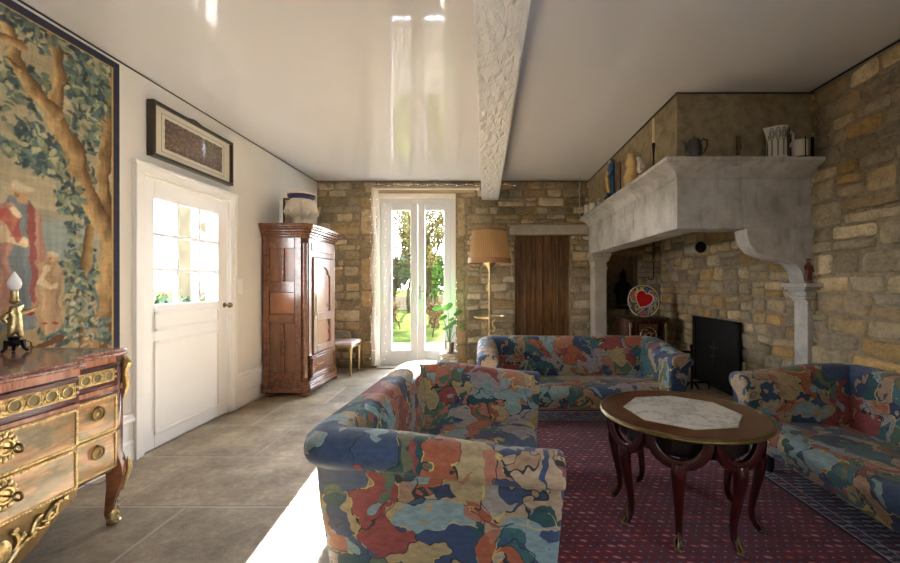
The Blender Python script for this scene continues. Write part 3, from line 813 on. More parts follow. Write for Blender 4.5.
for k in range(8):
    a = R(-118 + 45 * k); er = Vector((math.cos(a), math.sin(a), 0)); et = Vector((-er.y, er.x, 0))
    # the U-shaped loop above the leg
    mb = MB(); rings = []
    for i in range(15):
        t = PI + PI * i / 14; c = TC + er * .345 + et * (.122 * math.cos(t)) + Vector((0, 0, .515 + .125 * math.sin(t)))
        rad = -et * math.cos(t) - Vector((0, 0, 1)) * math.sin(t) * -1
        u = (et * math.cos(t) + Vector((0, 0, math.sin(t)))).normalized()
        bw = Vector(er)
        rings.append([c + u * .0 + bw * .018, c + u * .022 + bw * .014, c + u * .022 - bw * .014, c - bw * .016, c - u * .024 - bw * .012, c - u * .024 + bw * .012])
    mb.loft(rings); mb.build('apron_loop', M['mahog'], tb, bevel=.003)
    mb = MB(); rings = []
    S = [(.345, .398, .034, .026), (.352, .375, .033, .026), (.352, .34, .031, .026), (.345, .29, .027, .023), (.332, .22, .022, .019), (.318, .15, .018, .016), (.312, .10, .016, .014), (.316, .055, .014, .013), (.334, .022, .016, .014), (.352, .002, .016, .015)]
    for rr, z, w, d in S:
        c = TC + er * rr + Vector((0, 0, z))
        rings.append([c + er * (d * math.cos(q)) * (abs(math.cos(q)) ** -.3 if abs(math.cos(q)) > .01 else 1) + et * (w * math.sin(q)) * (abs(math.sin(q)) ** -.3 if abs(math.sin(q)) > .01 else 1) for q in [2 * PI * j / 12 for j in range(12)]])
    mb.loft(rings); leg = mb.build('leg', M['mahog'], tb, smooth=True, angle=60)
    mb = MB(); f = TC + er * .352
    mb.ball((f.x, f.y, f.z + .009), (.019, .019, .009), 12, 6)
    c = TC + er * .345; p = [c + er * (.018 + .003 * math.sin(i)) + Vector((0, 0, .015 + i * .011)) - er * (.004 * i) for i in range(8)]
    mb.tube([f + er * .012 + Vector((0, 0, .02)), TC + er * .345 + Vector((0, 0, .04)), TC + er * .335 + Vector((0, 0, .075))], [.006, .004, .002], 6)
    for sg in (-1, 1): mb.tube([f + et * .012 * sg + Vector((0, 0, .02)), TC + er * .35 + et * .018 * sg + Vector((0, 0, .04)), TC + er * .338 + et * .006 * sg + Vector((0, 0, .065))], [.004, .003, .002], 6)
    mb.build('sabot', M['brass_dark'], leg, smooth=True, label='gilt foot mount')

# ------------------------------------------------------------------ tapestry
def to_yz(px, py): 
    Y = 976.0 / (485 - px); return Y, 1.23 + (284 - py) * Y / 400
TY0, TY1, TZ0, TZ1 = .72, 2.672, .42, 2.695
NYt, NZt = 330, 380
Yg, Zg = np.meshgrid(np.linspace(TY0, TY1, NYt), np.linspace(TZ0, TZ1, NZt))
rs = np.random.RandomState(4)
def vnoise(fx, fy, seed, octv=4):
    r_ = np.random.RandomState(seed); out = np.zeros_like(Yg); amp = 1; tot = 0
    for o_ in range(octv):
        nx_, ny_ = int(fx * 2 ** o_) + 3, int(fy * 2 ** o_) + 3; g = r_.rand(ny_, nx_)
        u = (Yg - TY0) / (TY1 - TY0) * (nx_ - 1.001); v = (Zg - TZ0) / (TZ1 - TZ0) * (ny_ - 1.001)
        u = np.clip(u, 0, nx_ - 1.001); v = np.clip(v, 0, ny_ - 1.001); i, j = u.astype(int), v.astype(int); fu, fv = u - i, v - j; fu = fu * fu * (3 - 2 * fu); fv = fv * fv * (3 - 2 * fv)
        out += amp * ((g[j, i] * (1 - fu) + g[j, i + 1] * fu) * (1 - fv) + (g[j + 1, i] * (1 - fu) + g[j + 1, i + 1] * fu) * fv); tot += amp; amp *= .5
    return out / tot
C = lambda *c: np.array(srgb(*c)[:3])
img = np.zeros(Yg.shape + (3,)); 
n0 = vnoise(6, 8, 1)[..., None]; nH = vnoise(90, 6, 2)[..., None]; nV = vnoise(8, 120, 3)[..., None]
img[:] = C(188, 174, 144) * (1 - n0) + C(150, 136, 106) * n0
img *= .82 + .36 * nV
def paint(mask, col, a=1.0):
    m = (np.clip(mask, 0, 1) * a)[..., None]; img[:] = img * (1 - m) + col * m
def blob(cy, cz, ry, rz, ang=0, soft=.25):
    c, s = math.cos(ang), math.sin(ang); dy, dz = Yg - cy, Zg - cz
    u, v = (dy * c + dz * s) / ry, (-dy * s + dz * c) / rz
    return np.clip((1 - np.sqrt(u * u + v * v)) / soft, 0, 1)
def stroke(pts, ws):
    best = np.full(Yg.shape, 9.0); side = np.zeros(Yg.shape)
    for (a, b), (wa, wb) in zip(zip(pts, pts[1:]), zip(ws, ws[1:])):
        a, b = np.array(a), np.array(b); d = b - a; L = (d ** 2).sum()
        t = np.clip(((Yg - a[0]) * d[0] + (Zg - a[1]) * d[1]) / L, 0, 1)
        ey, ez = Yg - a[0] - t * d[0], Zg - a[1] - t * d[1]; q = np.sqrt(ey ** 2 + ez ** 2) / (wa + (wb - wa) * t)
        sd = (ey * d[1] - ez * d[0]) / (math.sqrt(L) * (wa + (wb - wa) * t)); m = q < best; best = np.where(m, q, best); side = np.where(m, sd, side)
    return np.clip((1 - best) / .12, 0, 1), side
# distant terraces and water
for k in range(7):
    z = 1.62 + .07 * k; paint(blob(1.9 + .12 * math.sin(k * 2), z, .55, .035, 0, .5), C(170, 160, 132) if k % 2 else C(146, 140, 122), .5)
paint(blob(2.3, 1.48, .32, .16, 0, .5), C(128, 146, 146), .75); paint(blob(2.1, 1.2, .5, .14, 0, .4), C(182, 160, 116), .6)
paint((Zg < 1.05) * 1.0, C(150, 128, 84), .55)
wig = (vnoise(30, 30, 8) - .5)
Yg0, Zg0 = Yg, Zg
Yg = Yg + wig * .05; Zg = Zg + (vnoise(30, 30, 9) - .5) * .05
# leaves
LV = [(62, 80, 82), (76, 98, 96), (98, 114, 104), (130, 136, 112), (52, 66, 70), (156, 152, 120), (108, 112, 86)]
def foliage(px, py, w, h, n, pal=LV, s=.028):
    Y0, Z0 = to_yz(px, py); sc_ = Y0 / 400
    for k in range(n):
        a = rs.uniform(0, 6.28); q = math.sqrt(rs.rand()); y = Y0 + w * sc_ * 1.25 * q * math.cos(a); z = Z0 + h * sc_ * q * math.sin(a)
        if not (TY0 < y < TY1 and TZ0 < z < TZ1): continue
        L = s * rs.uniform(.7, 1.3); th = rs.uniform(0, 3.14)
        i0, i1 = np.searchsorted(Yg0[0], [y - .06, y + .06]); j0, j1 = np.searchsorted(Zg0[:, 0], [z - .06, z + .06])
        if i1 <= i0 or j1 <= j0: continue
        c, sn = math.cos(th), math.sin(th); dy, dz = Yg[j0:j1, i0:i1] - y, Zg[j0:j1, i0:i1] - z
        u, v = (dy * c + dz * sn) / L, (-dy * sn + dz * c) / (L * .48); mm = np.clip((1 - np.sqrt(u * u + v * v)) / .3, 0, 1)[..., None] * .92
        t = k / n; col = C(*pal[rs.randint(len(pal))]) * (.75 + .6 * t)
        img[j0:j1, i0:i1] = img[j0:j1, i0:i1] * (1 - mm) + col * mm
for f in [(92, 110, 26, 40, 420), (44, 150, 28, 22, 260), (78, 190, 14, 40, 150), (90, 60, 24, 26, 200), (40, 25, 50, 24, 200), (28, 80, 22, 14, 90), (78, 300, 20, 45, 300), (62, 325, 18, 18, 110),
          (100, 325, 18, 22, 120), (80, 255, 10, 22, 90), (115, 120, 8, 50, 100), (8, 12, 14, 14, 90), (118, 250, 8, 60, 50), (-60, 60, 70, 60, 260), (-110, 250, 70, 100, 260)]: foliage(f[0], f[1], f[2] * 1.1, f[3] * 1.1, f[4])
# trunks
bark = vnoise(60, 26, 12)[..., None]
def trunk(pp, ws, dark=0):
    pts = [to_yz(*p) for p in pp]; m, sd = stroke(pts, ws); s = np.clip(sd * .5 + .5, 0, 1)[..., None]
    lit = C(192, 160, 112); dk = C(92, 62, 38); col = lit * (1 - s) + dk * s
    if dark: col = col * .8
    col = col * (.35 + 1.2 * bark); mm = m[..., None]; img[:] = img * (1 - mm) + col * mm
trunk([(98, 345), (108, 290), (112, 240), (104, 180), (108, 110), (118, 70)], [.07, .06, .05, .045, .04, .03], 1)
trunk([(90, 350), (112, 280), (112, 235), (84, 190), (74, 150), (56, 118), (60, 70), (52, 30), (48, 0)], [.09, .085, .075, .07, .065, .05, .04, .035, .03])
trunk([(56, 112), (38, 95), (22, 70), (12, 40), (2, 10)], [.05, .045, .04, .035, .03])
trunk([(20, 68), (6, 58)], [.012, .01]); trunk([(22, 45), (0, 36)], [.03, .02])
trunk([(92, 230), (80, 300), (86, 345)], [.03, .035, .04], 1)
tru = [(1.5, .5), (1.42, 1.2), (1.5, 1.9), (1.3, 2.7)]
m, sd = stroke(tru, [.1, .07, .06, .05]); img[:] = img * (1 - m[..., None]) + (C(150, 112, 72) * (.6 + .75 * bark)) * m[..., None]
for f in [(98, 95, 16, 24, 110), (40, 155, 22, 16, 120), (72, 196, 10, 18, 50), (92, 52, 20, 14, 70), (30, 20, 40, 14, 70), (76, 300, 18, 36, 160), (62, 328, 14, 12, 60), (102, 330, 14, 12, 50)]: foliage(*f)
foliage(84, 320, 16, 30, 70, [(150, 140, 110), (170, 156, 130), (120, 130, 120)], .018)
# figures in robes: each a few soft folds
def fig(px, py, hgt, robe, under, head=True, lean=0):
    Y0, Z0 = to_yz(px, py); u = hgt
    P_ = lambda a, b: (Y0 + a * u + lean * b * u, Z0 + b * u)
    m, sd = stroke([P_(0, 0), P_(.01, .45), P_(-.01, .78)], [.17 * u, .14 * u, .10 * u]); fold = .35 + 1.2 * vnoise(90, 7, int(px) + 60)[..., None]
    img[:] = img * (1 - m[..., None]) + C(*under) * fold * m[..., None]
    for a, b in (((-.10, .05), (-.09, .75)), ((.12, .02), (.08, .76))):
        m, sd = stroke([P_(*a), P_((a[0] + b[0]) / 2 * 1.25, .4), P_(*b)], [.05 * u, .055 * u, .05 * u]); img[:] = img * (1 - m[..., None]) + C(*robe) * fold * m[..., None]
    m, sd = stroke([P_(-.05, .72), P_(-.14, .55), P_(.05, .52)], [.045 * u, .04 * u, .03 * u]); img[:] = img * (1 - m[..., None]) + C(206, 184, 150) * fold * m[..., None]
    paint(blob(*P_(0, .89), .062 * u, .075 * u), C(186, 150, 112)); paint(blob(*P_(.01, .94), .075 * u, .045 * u), C(196, 180, 150)); paint(blob(*P_(-.02, .87), .02 * u, .02 * u), C(120, 84, 60), .6)
    for a in (-.07, .07): paint(blob(*P_(a, -.01), .05 * u, .02 * u), C(150, 58, 50))
fig(-22, 320, .72, (150, 72, 66), (120, 130, 124)); fig(22, 312, .70, (174, 132, 116), (118, 124, 124)); fig(52, 322, .40, (176, 148, 116), (166, 138, 106))
m, sd = stroke([to_yz(30, 205), to_yz(36, 260), to_yz(34, 300)], [.018, .02, .014]); paint(m, C(140, 74, 70), .85)
m, sd = stroke([to_yz(5, 215), to_yz(14, 222), to_yz(20, 240)], [.03, .035, .02]); paint(m, C(166, 76, 70), .8)
m, sd = stroke([to_yz(60, 340), to_yz(30, 350)], [.02, .02]); paint(m, C(96, 66, 44))
Yg, Zg = Yg0, Zg0
# border
e = np.minimum(np.minimum(Yg - TY0, TY1 - Yg), np.minimum(Zg - TZ0, TZ1 - Zg))
paint((e < .054) * 1.0, C(184, 152, 96)); paint((e < .045) * 1.0, C(52, 54, 70) * 1.0)
img *= (.8 + .4 * vnoise(160, 14, 77)[..., None]) * (.85 + .3 * vnoise(20, 180, 78)[..., None]); img = np.clip(img, 0, 1)
mb = MB()
wav = lambda y, z: XL + .018 + .004 * math.sin(y * 5) * (1 - (z - TZ0) / 2.4)
vs_ = [(wav(Yg[j, i], Zg[j, i]), Yg[j, i], Zg[j, i]) for j in range(NZt) for i in range(NYt)]
mb.v = vs_; mb.c = [tuple(img[j, i]) for j in range(NZt) for i in range(NYt)]
mb.f = [(j * NYt + i, j * NYt + i + 1, (j + 1) * NYt + i + 1, (j + 1) * NYt + i) for j in range(NZt - 1) for i in range(NYt - 1)]; mb.m = [0] * len(mb.f)
tp = thing('tapestry', 'large old woven tapestry of robed figures beneath trees, on the left wall', 'tapestry', (XL + .01, 1.7, TZ0))
mb.build('woven_panel', M['tapestry'], tp, smooth=True, colors=True)
mb = MB(); mb.box(XL + .002, XL + .012, TY0, TY1, TZ0, TZ1); mb.build('lining', plain('navy_lining', srgb(52, 54, 70), .9), tp)

# ------------------------------------------------------------------ framed textile over the door
pf = thing('picture_frame', 'dark framed fragment of old brown textile hanging above the white door', 'picture', (XL, 3.36, 2.37))
mb = MB(); a, b, z0, z1 = 2.9, 3.82, 2.165, 2.575; X1 = XL + .06; w_ = .022
for q in ((a, b, z0, z0 + w_), (a, b, z1 - w_, z1), (a, a + w_, z0 + w_, z1 - w_), (b - w_, b, z0 + w_, z1 - w_)): mb.box(XL + .004, X1, *q)
mb.build('frame', M['bronze_frame'], pf, bevel=.004)
mb = MB(); mb.box(XL + .02, XL + .032, a + w_, b - w_, z0 + w_, z1 - w_); mb.build('mount', M['mat_board'], pf)
mb = MB(); ny, nz = 60, 24; ya, yb_, za, zb = a + .13, b - .13, z0 + .09, z1 - .09
for j in range(nz + 1):
    for i in range(ny + 1):
        y = ya + (yb_ - ya) * i / ny; z = za + (zb - za) * j / nz
        mb.v.append((XL + .0345, y + .006 * noise.noise(Vector((z * 30, 1, 0))), z + .006 * noise.noise(Vector((y * 30, 2, 0)))))
        q = noise.noise(Vector((y * 45, z * 45, 0))) + .5 * noise.noise(Vector((y * 110, z * 110, 3)))
        mb.c.append(tuple(C(96, 74, 60) * (1 + .5 * q)) if q < .15 else tuple(C(128, 100, 80)))
mb.f = [(j * (ny + 1) + i, j * (ny + 1) + i + 1, (j + 1) * (ny + 1) + i + 1, (j + 1) * (ny + 1) + i) for j in range(nz) for i in range(ny)]; mb.m = [0] * len(mb.f)
mb.build('textile_fragment', M['textile'], pf, colors=True)
mb = MB(); t = .003
for q in ((ya - .03, yb_ + .03, za - .03, za - .027), (ya - .03, yb_ + .03, zb + .027, zb + .03), (ya - .03, ya - .027, za - .03, zb + .03), (yb_ + .027, yb_ + .03, za - .03, zb + .03)): mb.box(XL + .032, XL + .0335, *q)
mb.build('ruled_line', M['brass_dark'], pf)
mb = MB(); mb.box(XL + .047, XL + .05, a + w_ - .002, b - w_ + .002, z0 + w_ - .002, z1 - w_ + .002); mb.build('glazing', M['glass'], pf)
# hanging cord behind it
mb = MB(); mb.tube([(XL + .03, 3.22, 2.575), (XL + .02, 3.36, 2.605), (XL + .03, 3.5, 2.575)], .006, 6); mb.build('hanging_cord', M['cord'], pf)

# light switch
sw = thing('light_switch', 'small white light switch on the wall right of the glazed door', 'switch', (XL, 4.02, 1.17))
mb = MB(); mb.box(XL, XL + .008, 3.98, 4.05, 1.13, 1.28); mb.build('plate', M['white_paint'], sw, bevel=.003)
for z in (1.17, 1.24): mb = MB(); mb.box(XL + .008, XL + .013, 4.0, 4.03, z - .02, z + .02); mb.build('rocker', M['white_paint'], sw, bevel=.002)

# ------------------------------------------------------------------ armoire
AX0, AX1, AY0, AY1, AH = XL + .035, -1.945, 4.36, 5.22, 1.86
ar = thing('armoire', 'tall carved brown wooden armoire against the white left wall', 'armoire', (-2.2, 4.8, 0))
ch_ = .06   # canted front corners
def arplan(o, zb, zt_, o_back=0):
    x0, x1, y0, y1 = AX0 - (0), AX1 + o, AY0 - o, AY1 + o
    return [[(x0, y0, z), (x1 - ch_, y0, z), (x1, y0 + ch_, z), (x1, y1 - ch_, z), (x1 - ch_, y1, z), (x0, y1, z)] for z in (zb, zt_)]
mb = MB(); mb.loft(arplan(-.022, .09, AH - .12)); mb.build('carcass', M['walnut'], ar)
# side face frame and panels
mb = MB(); ys = AY0 + .02
for q in ((AX0, AX0 + .07, .14, 1.74), (AX1 - ch_ - .07, AX1 - ch_, .14, 1.74)): mb.box(q[0], q[1], AY0, ys + .002, q[2], q[3])
for z0, z1 in ((.14, .26), (.80, .90), (1.14, 1.26), (1.62, 1.74)): mb.box(AX0 + .07, AX1 - ch_ - .07, AY0, ys + .002, z0, z1)
xm = (AX0 + AX1 - ch_) / 2 
for z0, z1 in ((.26, .80), (1.26, 1.62)): 
    mb.box(xm - .022, xm + .022, AY0 + .0005, ys + .002, z0, z1)
mb.build('side_frame', M['walnut_h'], ar, bevel=.004)
mb = MB(); mb.box(AX0 + .075, AX1 - ch_ - .075, AY0 + .010, ys + .003, .905, 1.135); mb.build('side_panel', M['walnut_fig'], ar, bevel=.004, label='figured middle side panel')
# canted corner columns
for y in (AY0 + ch_ / 2 + .002, AY1 - ch_ / 2 - .002):
    mb = MB(); mb.tube([(AX1 - ch_ / 2 - .004, y, .2), (AX1 - ch_ / 2 - .004, y, 1.68)], .028, 12); mb.build('corner_column', M['walnut_h'], ar, smooth=True)
for (zb, zt_, o) in (): pass
mb = MB()
for zb, zt_, o in ((.05, .10, .035), (.10, .125, .028), (.125, .145, .014), (.145, .165, .006)): mb.loft(arplan(o, zb, zt_))
mb.build('plinth', M['walnut_h'], ar, bevel=.004)
mb = MB()
for zb, zt_, o in ((1.735, 1.75, .008), (1.75, 1.775, .014), (1.775, 1.80, .03), (1.80, 1.83, .052), (1.83, 1.85, .07), (1.85, 1.885, .082)): mb.loft(arplan(o, zb, zt_))
mb.build('cornice', M['walnut_h'], ar, bevel=.005)
for x, y in ((AX0 + .08, AY0 + .02), (AX1 - .03, AY0 + .03), (AX1 - .03, AY1 - .03)):
    mb = MB(); mb.lathe([(.04, 0), (.055, .012), (.055, .035), (.035, .055)], (x, y, 0), 16); mb.build('foot', M['walnut_h'], ar, smooth=True)
# front: frieze panel, door with arched panels, drawer
FXa = AX1 - .012
mb = MB(); y0, y1 = AY0 + ch_, AY1 - ch_
mb.box(FXa, FXa + .012, y0, y1, 1.54, 1.735); mb.box(FXa, FXa + .012, y0, y0 + .09, .42, 1.54); mb.box(FXa, FXa + .012, y1 - .09, y1, .42, 1.54)
mb.box(FXa + .012, FXa + .022, y0 + .07, y1 - .07, 1.60, 1.70)
mb.build('front_frame', M['walnut'], ar, bevel=.004)
dy0, dy1, dz0, dz1 = y0 + .09, y1 - .09, .44, 1.53
mb = MB()
mb.box(FXa, FXa + .03, dy0, dy0 + .085, dz0, dz1); mb.box(FXa, FXa + .03, dy1 - .085, dy1, dz0, dz1); mb.box(FXa, FXa + .03, dy0 + .085, dy1 - .085, dz0, dz0 + .08); mb.box(FXa, FXa + .034, dy0 + .085, dy1 - .085, .80, .90)
# arched head
pa, pb = dy0 + .085, dy1 - .085; pm = (pa + pb) / 2
arch = [(pa, dz1), (pa, 1.33)] + [(pa + .05 + (pm - pa - .05) * (1 - math.cos(t)), 1.33 + .10 * math.sin(t)) for t in np.linspace(.05, PI / 2, 8)]
arch = arch + [(2 * pm - y, z) for y, z in arch[::-1]]
mb.prism(arch, 'x', FXa, FXa + .03)
dd = mb.build('door', M['walnut'], ar, bevel=.004)
mb = MB(); mb.box(FXa + .001, FXa + .014, pa, pb, dz0 + .08, .80); mb.box(FXa + .001, FXa + .014, pa, pb, .90, 1.45); mb.build('door_panel', M['walnut_fig'], dd, bevel=.003)
mb = MB(); mb.tube([(FXa + .034, pa - .04, .86), (FXa + .034, pa - .04, 1.12)], .008, 8); mb.box(FXa + .03, FXa + .036, pa - .055, pa - .025, .84, 1.14); mb.build('lock_plate', M['brass'], dd)
mb = MB(); mb.box(FXa, FXa + .03, y0 + .03, y1 - .03, .19, .40)
for zb, zt_ in ((.19, .215), (.375, .40)): mb.box(FXa + .03, FXa + .042, y0 + .03, y1 - .03, zb, zt_)
mb.box(FXa + .03, FXa + .042, y0 + .03, y0 + .06, .215, .375); mb.box(FXa + .03, FXa + .042, y1 - .06, y1 - .03, .215, .375)
dd = mb.build('drawer', M['walnut_h'], ar, bevel=.004)
mb = MB(); 
for zb, zt_, o in ((.40, .42, .035), (.42, .435, .05), (.165, .185, .04)): mb.box(FXa, FXa + o, y0, y1, zb, zt_)
mb.build('waist_moulding', M['walnut_h'], ar, bevel=.004)
# panels' narrow mouldings on the side
# carved capital and slab on top
cp = thing('carved_capital', 'pale carved wooden capital with a navy rim standing on the armoire', 'carving', (-2.17, 4.62, AH + .025))
cx_, cy_, cz_ = -2.11, 4.60, 1.8855
mb = MB(); rings = []
for r_, z, amp, fr_ in ((.10, 0, .10, 4), (.10, .05, .10, 4), (.095, .10, .10, 8), (.13, .13, .22, 8), (.155, .17, .2, 8), (.15, .22, .18, 8), (.14, .27, .12, 8), (.12, .30, .06, 8), (.12, .315, 0, 8)):
    rings.append([(cx_ + r_ * (1 + amp * math.cos(fr_ * 2 * PI * j / 64 + z * 9)) * math.cos(2 * PI * j / 64), cy_ + r_ * (1 + amp * math.cos(fr_ * 2 * PI * j / 64 + z * 9)) * math.sin(2 * PI * j / 64), cz_ + z + .012 * math.sin(8 * 2 * PI * j / 64)) for j in range(64)])
mb.loft(rings); mb.build('leaf_carving', M['carved'], cp, smooth=True, angle=180)
for k in range(8):
    a = 2 * PI * k / 8; mb = MB(); e_ = Vector((math.cos(a), math.sin(a), 0)); c = Vector((cx_, cy_, cz_))
    mb.tube([c + e_ * .10 + Vector((0, 0, .12)), c + e_ * .15 + Vector((0, 0, .16)), c + e_ * .175 + Vector((0, 0, .15)), c + e_ * .17 + Vector((0, 0, .12))], [.03, .035, .03, .01], 8); mb.build('curled_leaf', M['carved'], cp, smooth=True)
mb = MB(); mb.lathe([(.12, .31), (.15, .34), (.135, .352), (.15, .36), (0, .36)], (cx_, cy_, cz_), 32); mb.build('navy_rim', M['navy'], cp, smooth=True)
mb = MB(); mb.lathe([(.14, .36), (.158, .363), (.158, .38), (0, .385)], (cx_, cy_, cz_), 32); mb.build('top_slab', M['carved'], cp, smooth=True)
sl = thing('decorative_board', 'small carved panel with a gilt edge behind the capital on the armoire', 'panel', (-2.36, 4.72, 1.885))
mb = MB(); mb.box(-2.40, -2.12, 4.80, 4.82, 1.886, 2.24); mb.build('board', M['carved'], sl, bevel=.003)
mb = MB(); mb.box(-2.42, -2.40, 4.79, 4.825, 1.886, 2.26); mb.box(-2.40, -2.12, 4.79, 4.825, 2.24, 2.26); mb.build('gilt_edge', M['brass_dark'], sl)

# ------------------------------------------------------------------ stool behind the armoire
st = thing('stool', 'gilt legged stool with a pale pink seat by the stone wall', 'stool', (-2.0, 5.52, 0))
x0, x1, y0, y1 = -2.26, -1.76, 5.3, 5.72
mb = MB(); mb.box(x0, x1, y0, y1, .40, .455); o = mb.build('seat', M['pink_seat'], st, bevel=.03, seg=4)
mb = MB(); mb.box(x0 + .01, x1 - .01, y0 + .01, y1 - .01, .37, .405); mb.build('seat_rail', M['brass'], st, bevel=.006)
for x in (x0 + .035, x1 - .035):
    for y in (y0 + .035, y1 - .035):
        mb = MB(); mb.lathe([(.011, 0), (.016, .01), (.013, .03), (.014, .05), (.022, .31), (.027, .33), (.024, .345), (.026, .375)], (x, y, 0), 12); mb.build('leg', M['brass'], st, smooth=True)

# ------------------------------------------------------------------ floor lamp
LX, LY = .06, 5.25
fl = thing('floor_lamp', 'brass floor lamp with a pleated tan shade and a small tray table', 'lamp', (LX, LY, 0))
mb = MB(); mb.lathe([(.15, 0), (.155, .012), (.13, .03), (.06, .045), (.03, .07), (.02, .10)], (LX, LY, 0), 32); mb.build('base', M['brass'], fl, smooth=True)
mb = MB(); mb.lathe([(.016, .08), (.016, .60), (.026, .61), (.026, .64), (.016, .65), (.016, .82), (.014, .84), (.014, 1.22), (.018, 1.225), (.018, 1.25), (.011, 1.255), (.011, 1.45)], (LX, LY, 0), 16); mb.build('pole', M['brass'], fl, smooth=True)
mb = MB(); mb.lathe([(0, .785), (.19, .785), (.205, .79), (.208, .81), (.2, .812), (.195, .797), (0, .797)], (LX, LY, 0), 40); mb.build('tray', M['brass'], fl, smooth=True)
for k in range(4):
    a = PI / 4 + PI / 2 * k; c = Vector((LX, LY, 0)); e_ = Vector((math.cos(a), math.sin(a), 0))
    mb = MB(); mb.tube([c + e_ * .02 + Vector((0, 0, .62)), c + e_ * .07 + Vector((0, 0, .60)), c + e_ * .10 + Vector((0, 0, .65)), c + e_ * .06 + Vector((0, 0, .69)), c + e_ * .05 + Vector((0, 0, .73)), c + e_ * .11 + Vector((0, 0, .785))], .007, 6); mb.build('tray_bracket', M['brass'], fl, smooth=True)
mb = MB(); mb.lathe([(.011, 1.40), (.03, 1.44), (.075, 1.49), (.085, 1.51), (.03, 1.515)], (LX, LY, 0), 24); mb.build('socket_cup', M['brass'], fl, smooth=True)
mb = MB(); N = 128; rings = []
for r_, z in ((.275, 1.50), (.27, 1.56), (.225, 1.93), (.221, 1.93), (.266, 1.56), (.271, 1.50), (.275, 1.50)): rings.append([(LX + (r_ + .0035 * (j % 2)) * math.cos(2 * PI * j / N), LY + (r_ + .0035 * (j % 2)) * math.sin(2 * PI * j / N), z) for j in range(N)])
mb.loft(rings, cap=False); sh = mb.build('lamp_shade', M['shade'], fl, smooth=True)
mb = MB(); mb.lathe([(.276, 1.50), (.281, 1.50), (.278, 1.565), (.273, 1.565), (.276, 1.50)], (LX, LY, 0), 64, cap=False); mb.build('shade_trim', plain('shade_braid_lower', srgb(150, 112, 74), .7), fl, smooth=True); mb = MB(); mb.lathe([(.224, 1.915), (.23, 1.915), (.229, 1.935), (.224, 1.935), (.224, 1.915)], (LX, LY, 0), 64, cap=False); mb.build('shade_trim', plain('shade_braid', srgb(150, 112, 74), .7), fl, smooth=True)

# plant on piled stones
PX, PY = -.50, 5.60
ps = thing('stone_pedestal', 'short pedestal of stacked pale stones beside the French window', 'pedestal', (PX, PY, 0))
rnd = random.Random(8); z = 0
for i, (w_, h_) in enumerate(((.25, .07), (.21, .06), (.23, .06), (.2, .05), (.24, .035))):
    mb = MB(); 
    if i == 4: mb.box(PX - w_ / 2, PX + w_ / 2, PY - w_ / 2, PY + w_ / 2, z + .001, z + h_)
    else:
        for k in range(2): mb.box(PX - w_ / 2 + k * (w_ / 2 + .003), PX - .003 + k * w_ / 2, PY - w_ / 2 + rnd.uniform(0, .02), PY + w_ / 2, z + .001, z + h_)
    mb.build('stone', M['dressed'], ps, bevel=.012); z += h_
PZ = z
pp = thing('potted_plant', 'leafy green plant in a silver metal pot on stacked stones', 'plant', (PX, PY, PZ))
mb = MB(); mb.lathe([(0, 0), (.058, 0), (.062, .004), (.072, .145), (.076, .15), (.07, .15), (.066, .12), (0, .12)], (PX, PY, PZ), 24); mb.build('pot', M['steel'], pp, smooth=True)
for k, (dx, dy, h, w_) in enumerate(((-.02, -.03, .52, .16), (.12, .0, .43, .12), (-.09, .02, .36, .12), (.05, -.06, .29, .12), (.18, -.02, .25, .10), (-.0, .05, .24, .1), (-.17, 0, .50, .13), (.03, .02, .34, .08), (-.05, -.05, .22, .09))):
    tip = Vector((PX + dx, PY + dy, PZ + .12 + h)); mb = MB(); mb.tube([(PX, PY, PZ + .12), (PX + dx * .4, PY + dy * .4, PZ + .12 + h * .6), tip], .0045, 6); s_ = mb.build('stem', M['leaf'], pp, smooth=True)
    mb = MB(); a = rnd.uniform(0, 6.28)
    L = w_ * .52; u_ = Vector((math.cos(a) * .3 + .8, math.sin(a) * .3, .2)).normalized(); v_ = Vector((0, -.75, .5)).cross(u_).normalized(); v_ = u_.cross(v_)
    v_ = Vector((.1, -.6, .55)).normalized()
    ring_ = [tip + (u_ * math.cos(q) + v_ * math.sin(q)) * L * (1 - .28 * (math.cos(q - 2) > .93)) for q in [2 * PI * j / 14 for j in range(14)]]
    mb.add([tip + Vector((0, 0, -.012))] + ring_, [(0, 1 + j, 1 + (j + 1) % 14) for j in range(14)])
    mb.build('leaf', M['leaf'], s_, smooth=True)

# ------------------------------------------------------------------ curtain, rod, string lights at the window
cr = thing('curtain_rod', 'pale curtain rod running above the French window', 'rod', (-1, 5.80, 2.62))
mb = MB(); mb.tube([(-1.62, 5.795, 2.605), (-.1, 5.795, 2.605)], .014, 10); mb.build('rod', M['linen'], cr, smooth=True)
for x in (-1.62, -.1): mb = MB(); mb.ball((x, 5.795, 2.605), .026, 10, 6); mb.build('finial', M['linen'], cr, smooth=True)
cu = MB(); rings = []
for i in range(30):
    z = .05 + 2.545 * i / 29; rr = .045 + .012 * math.sin(i * .5)
    rings.append([(-1.60 + .01 * math.sin(i * .7) + rr * (1 + .2 * math.cos(5 * q + i * .1)) * math.cos(q) * .8, 5.79 + rr * .8 * (1 + .2 * math.cos(5 * q + i * .1)) * math.sin(q), z) for q in [2 * PI * j / 20 for j in range(20)]])
cu.loft(rings); tag(cu.build('curtain', M['linen'], smooth=True, angle=180), 'narrow bunched white curtain hanging left of the French window', 'curtain')
sl_ = thing('string_lights', 'strings of tiny warm lights hanging round the French window', 'string lights', (-1.5, 5.72, .1))
mb = MB(); rnd = random.Random(2); bulbs = []
def strand(pts):
    mb.tube(pts, .0028, 4); bulbs.extend([Vector(p) for p in pts[1::2]])
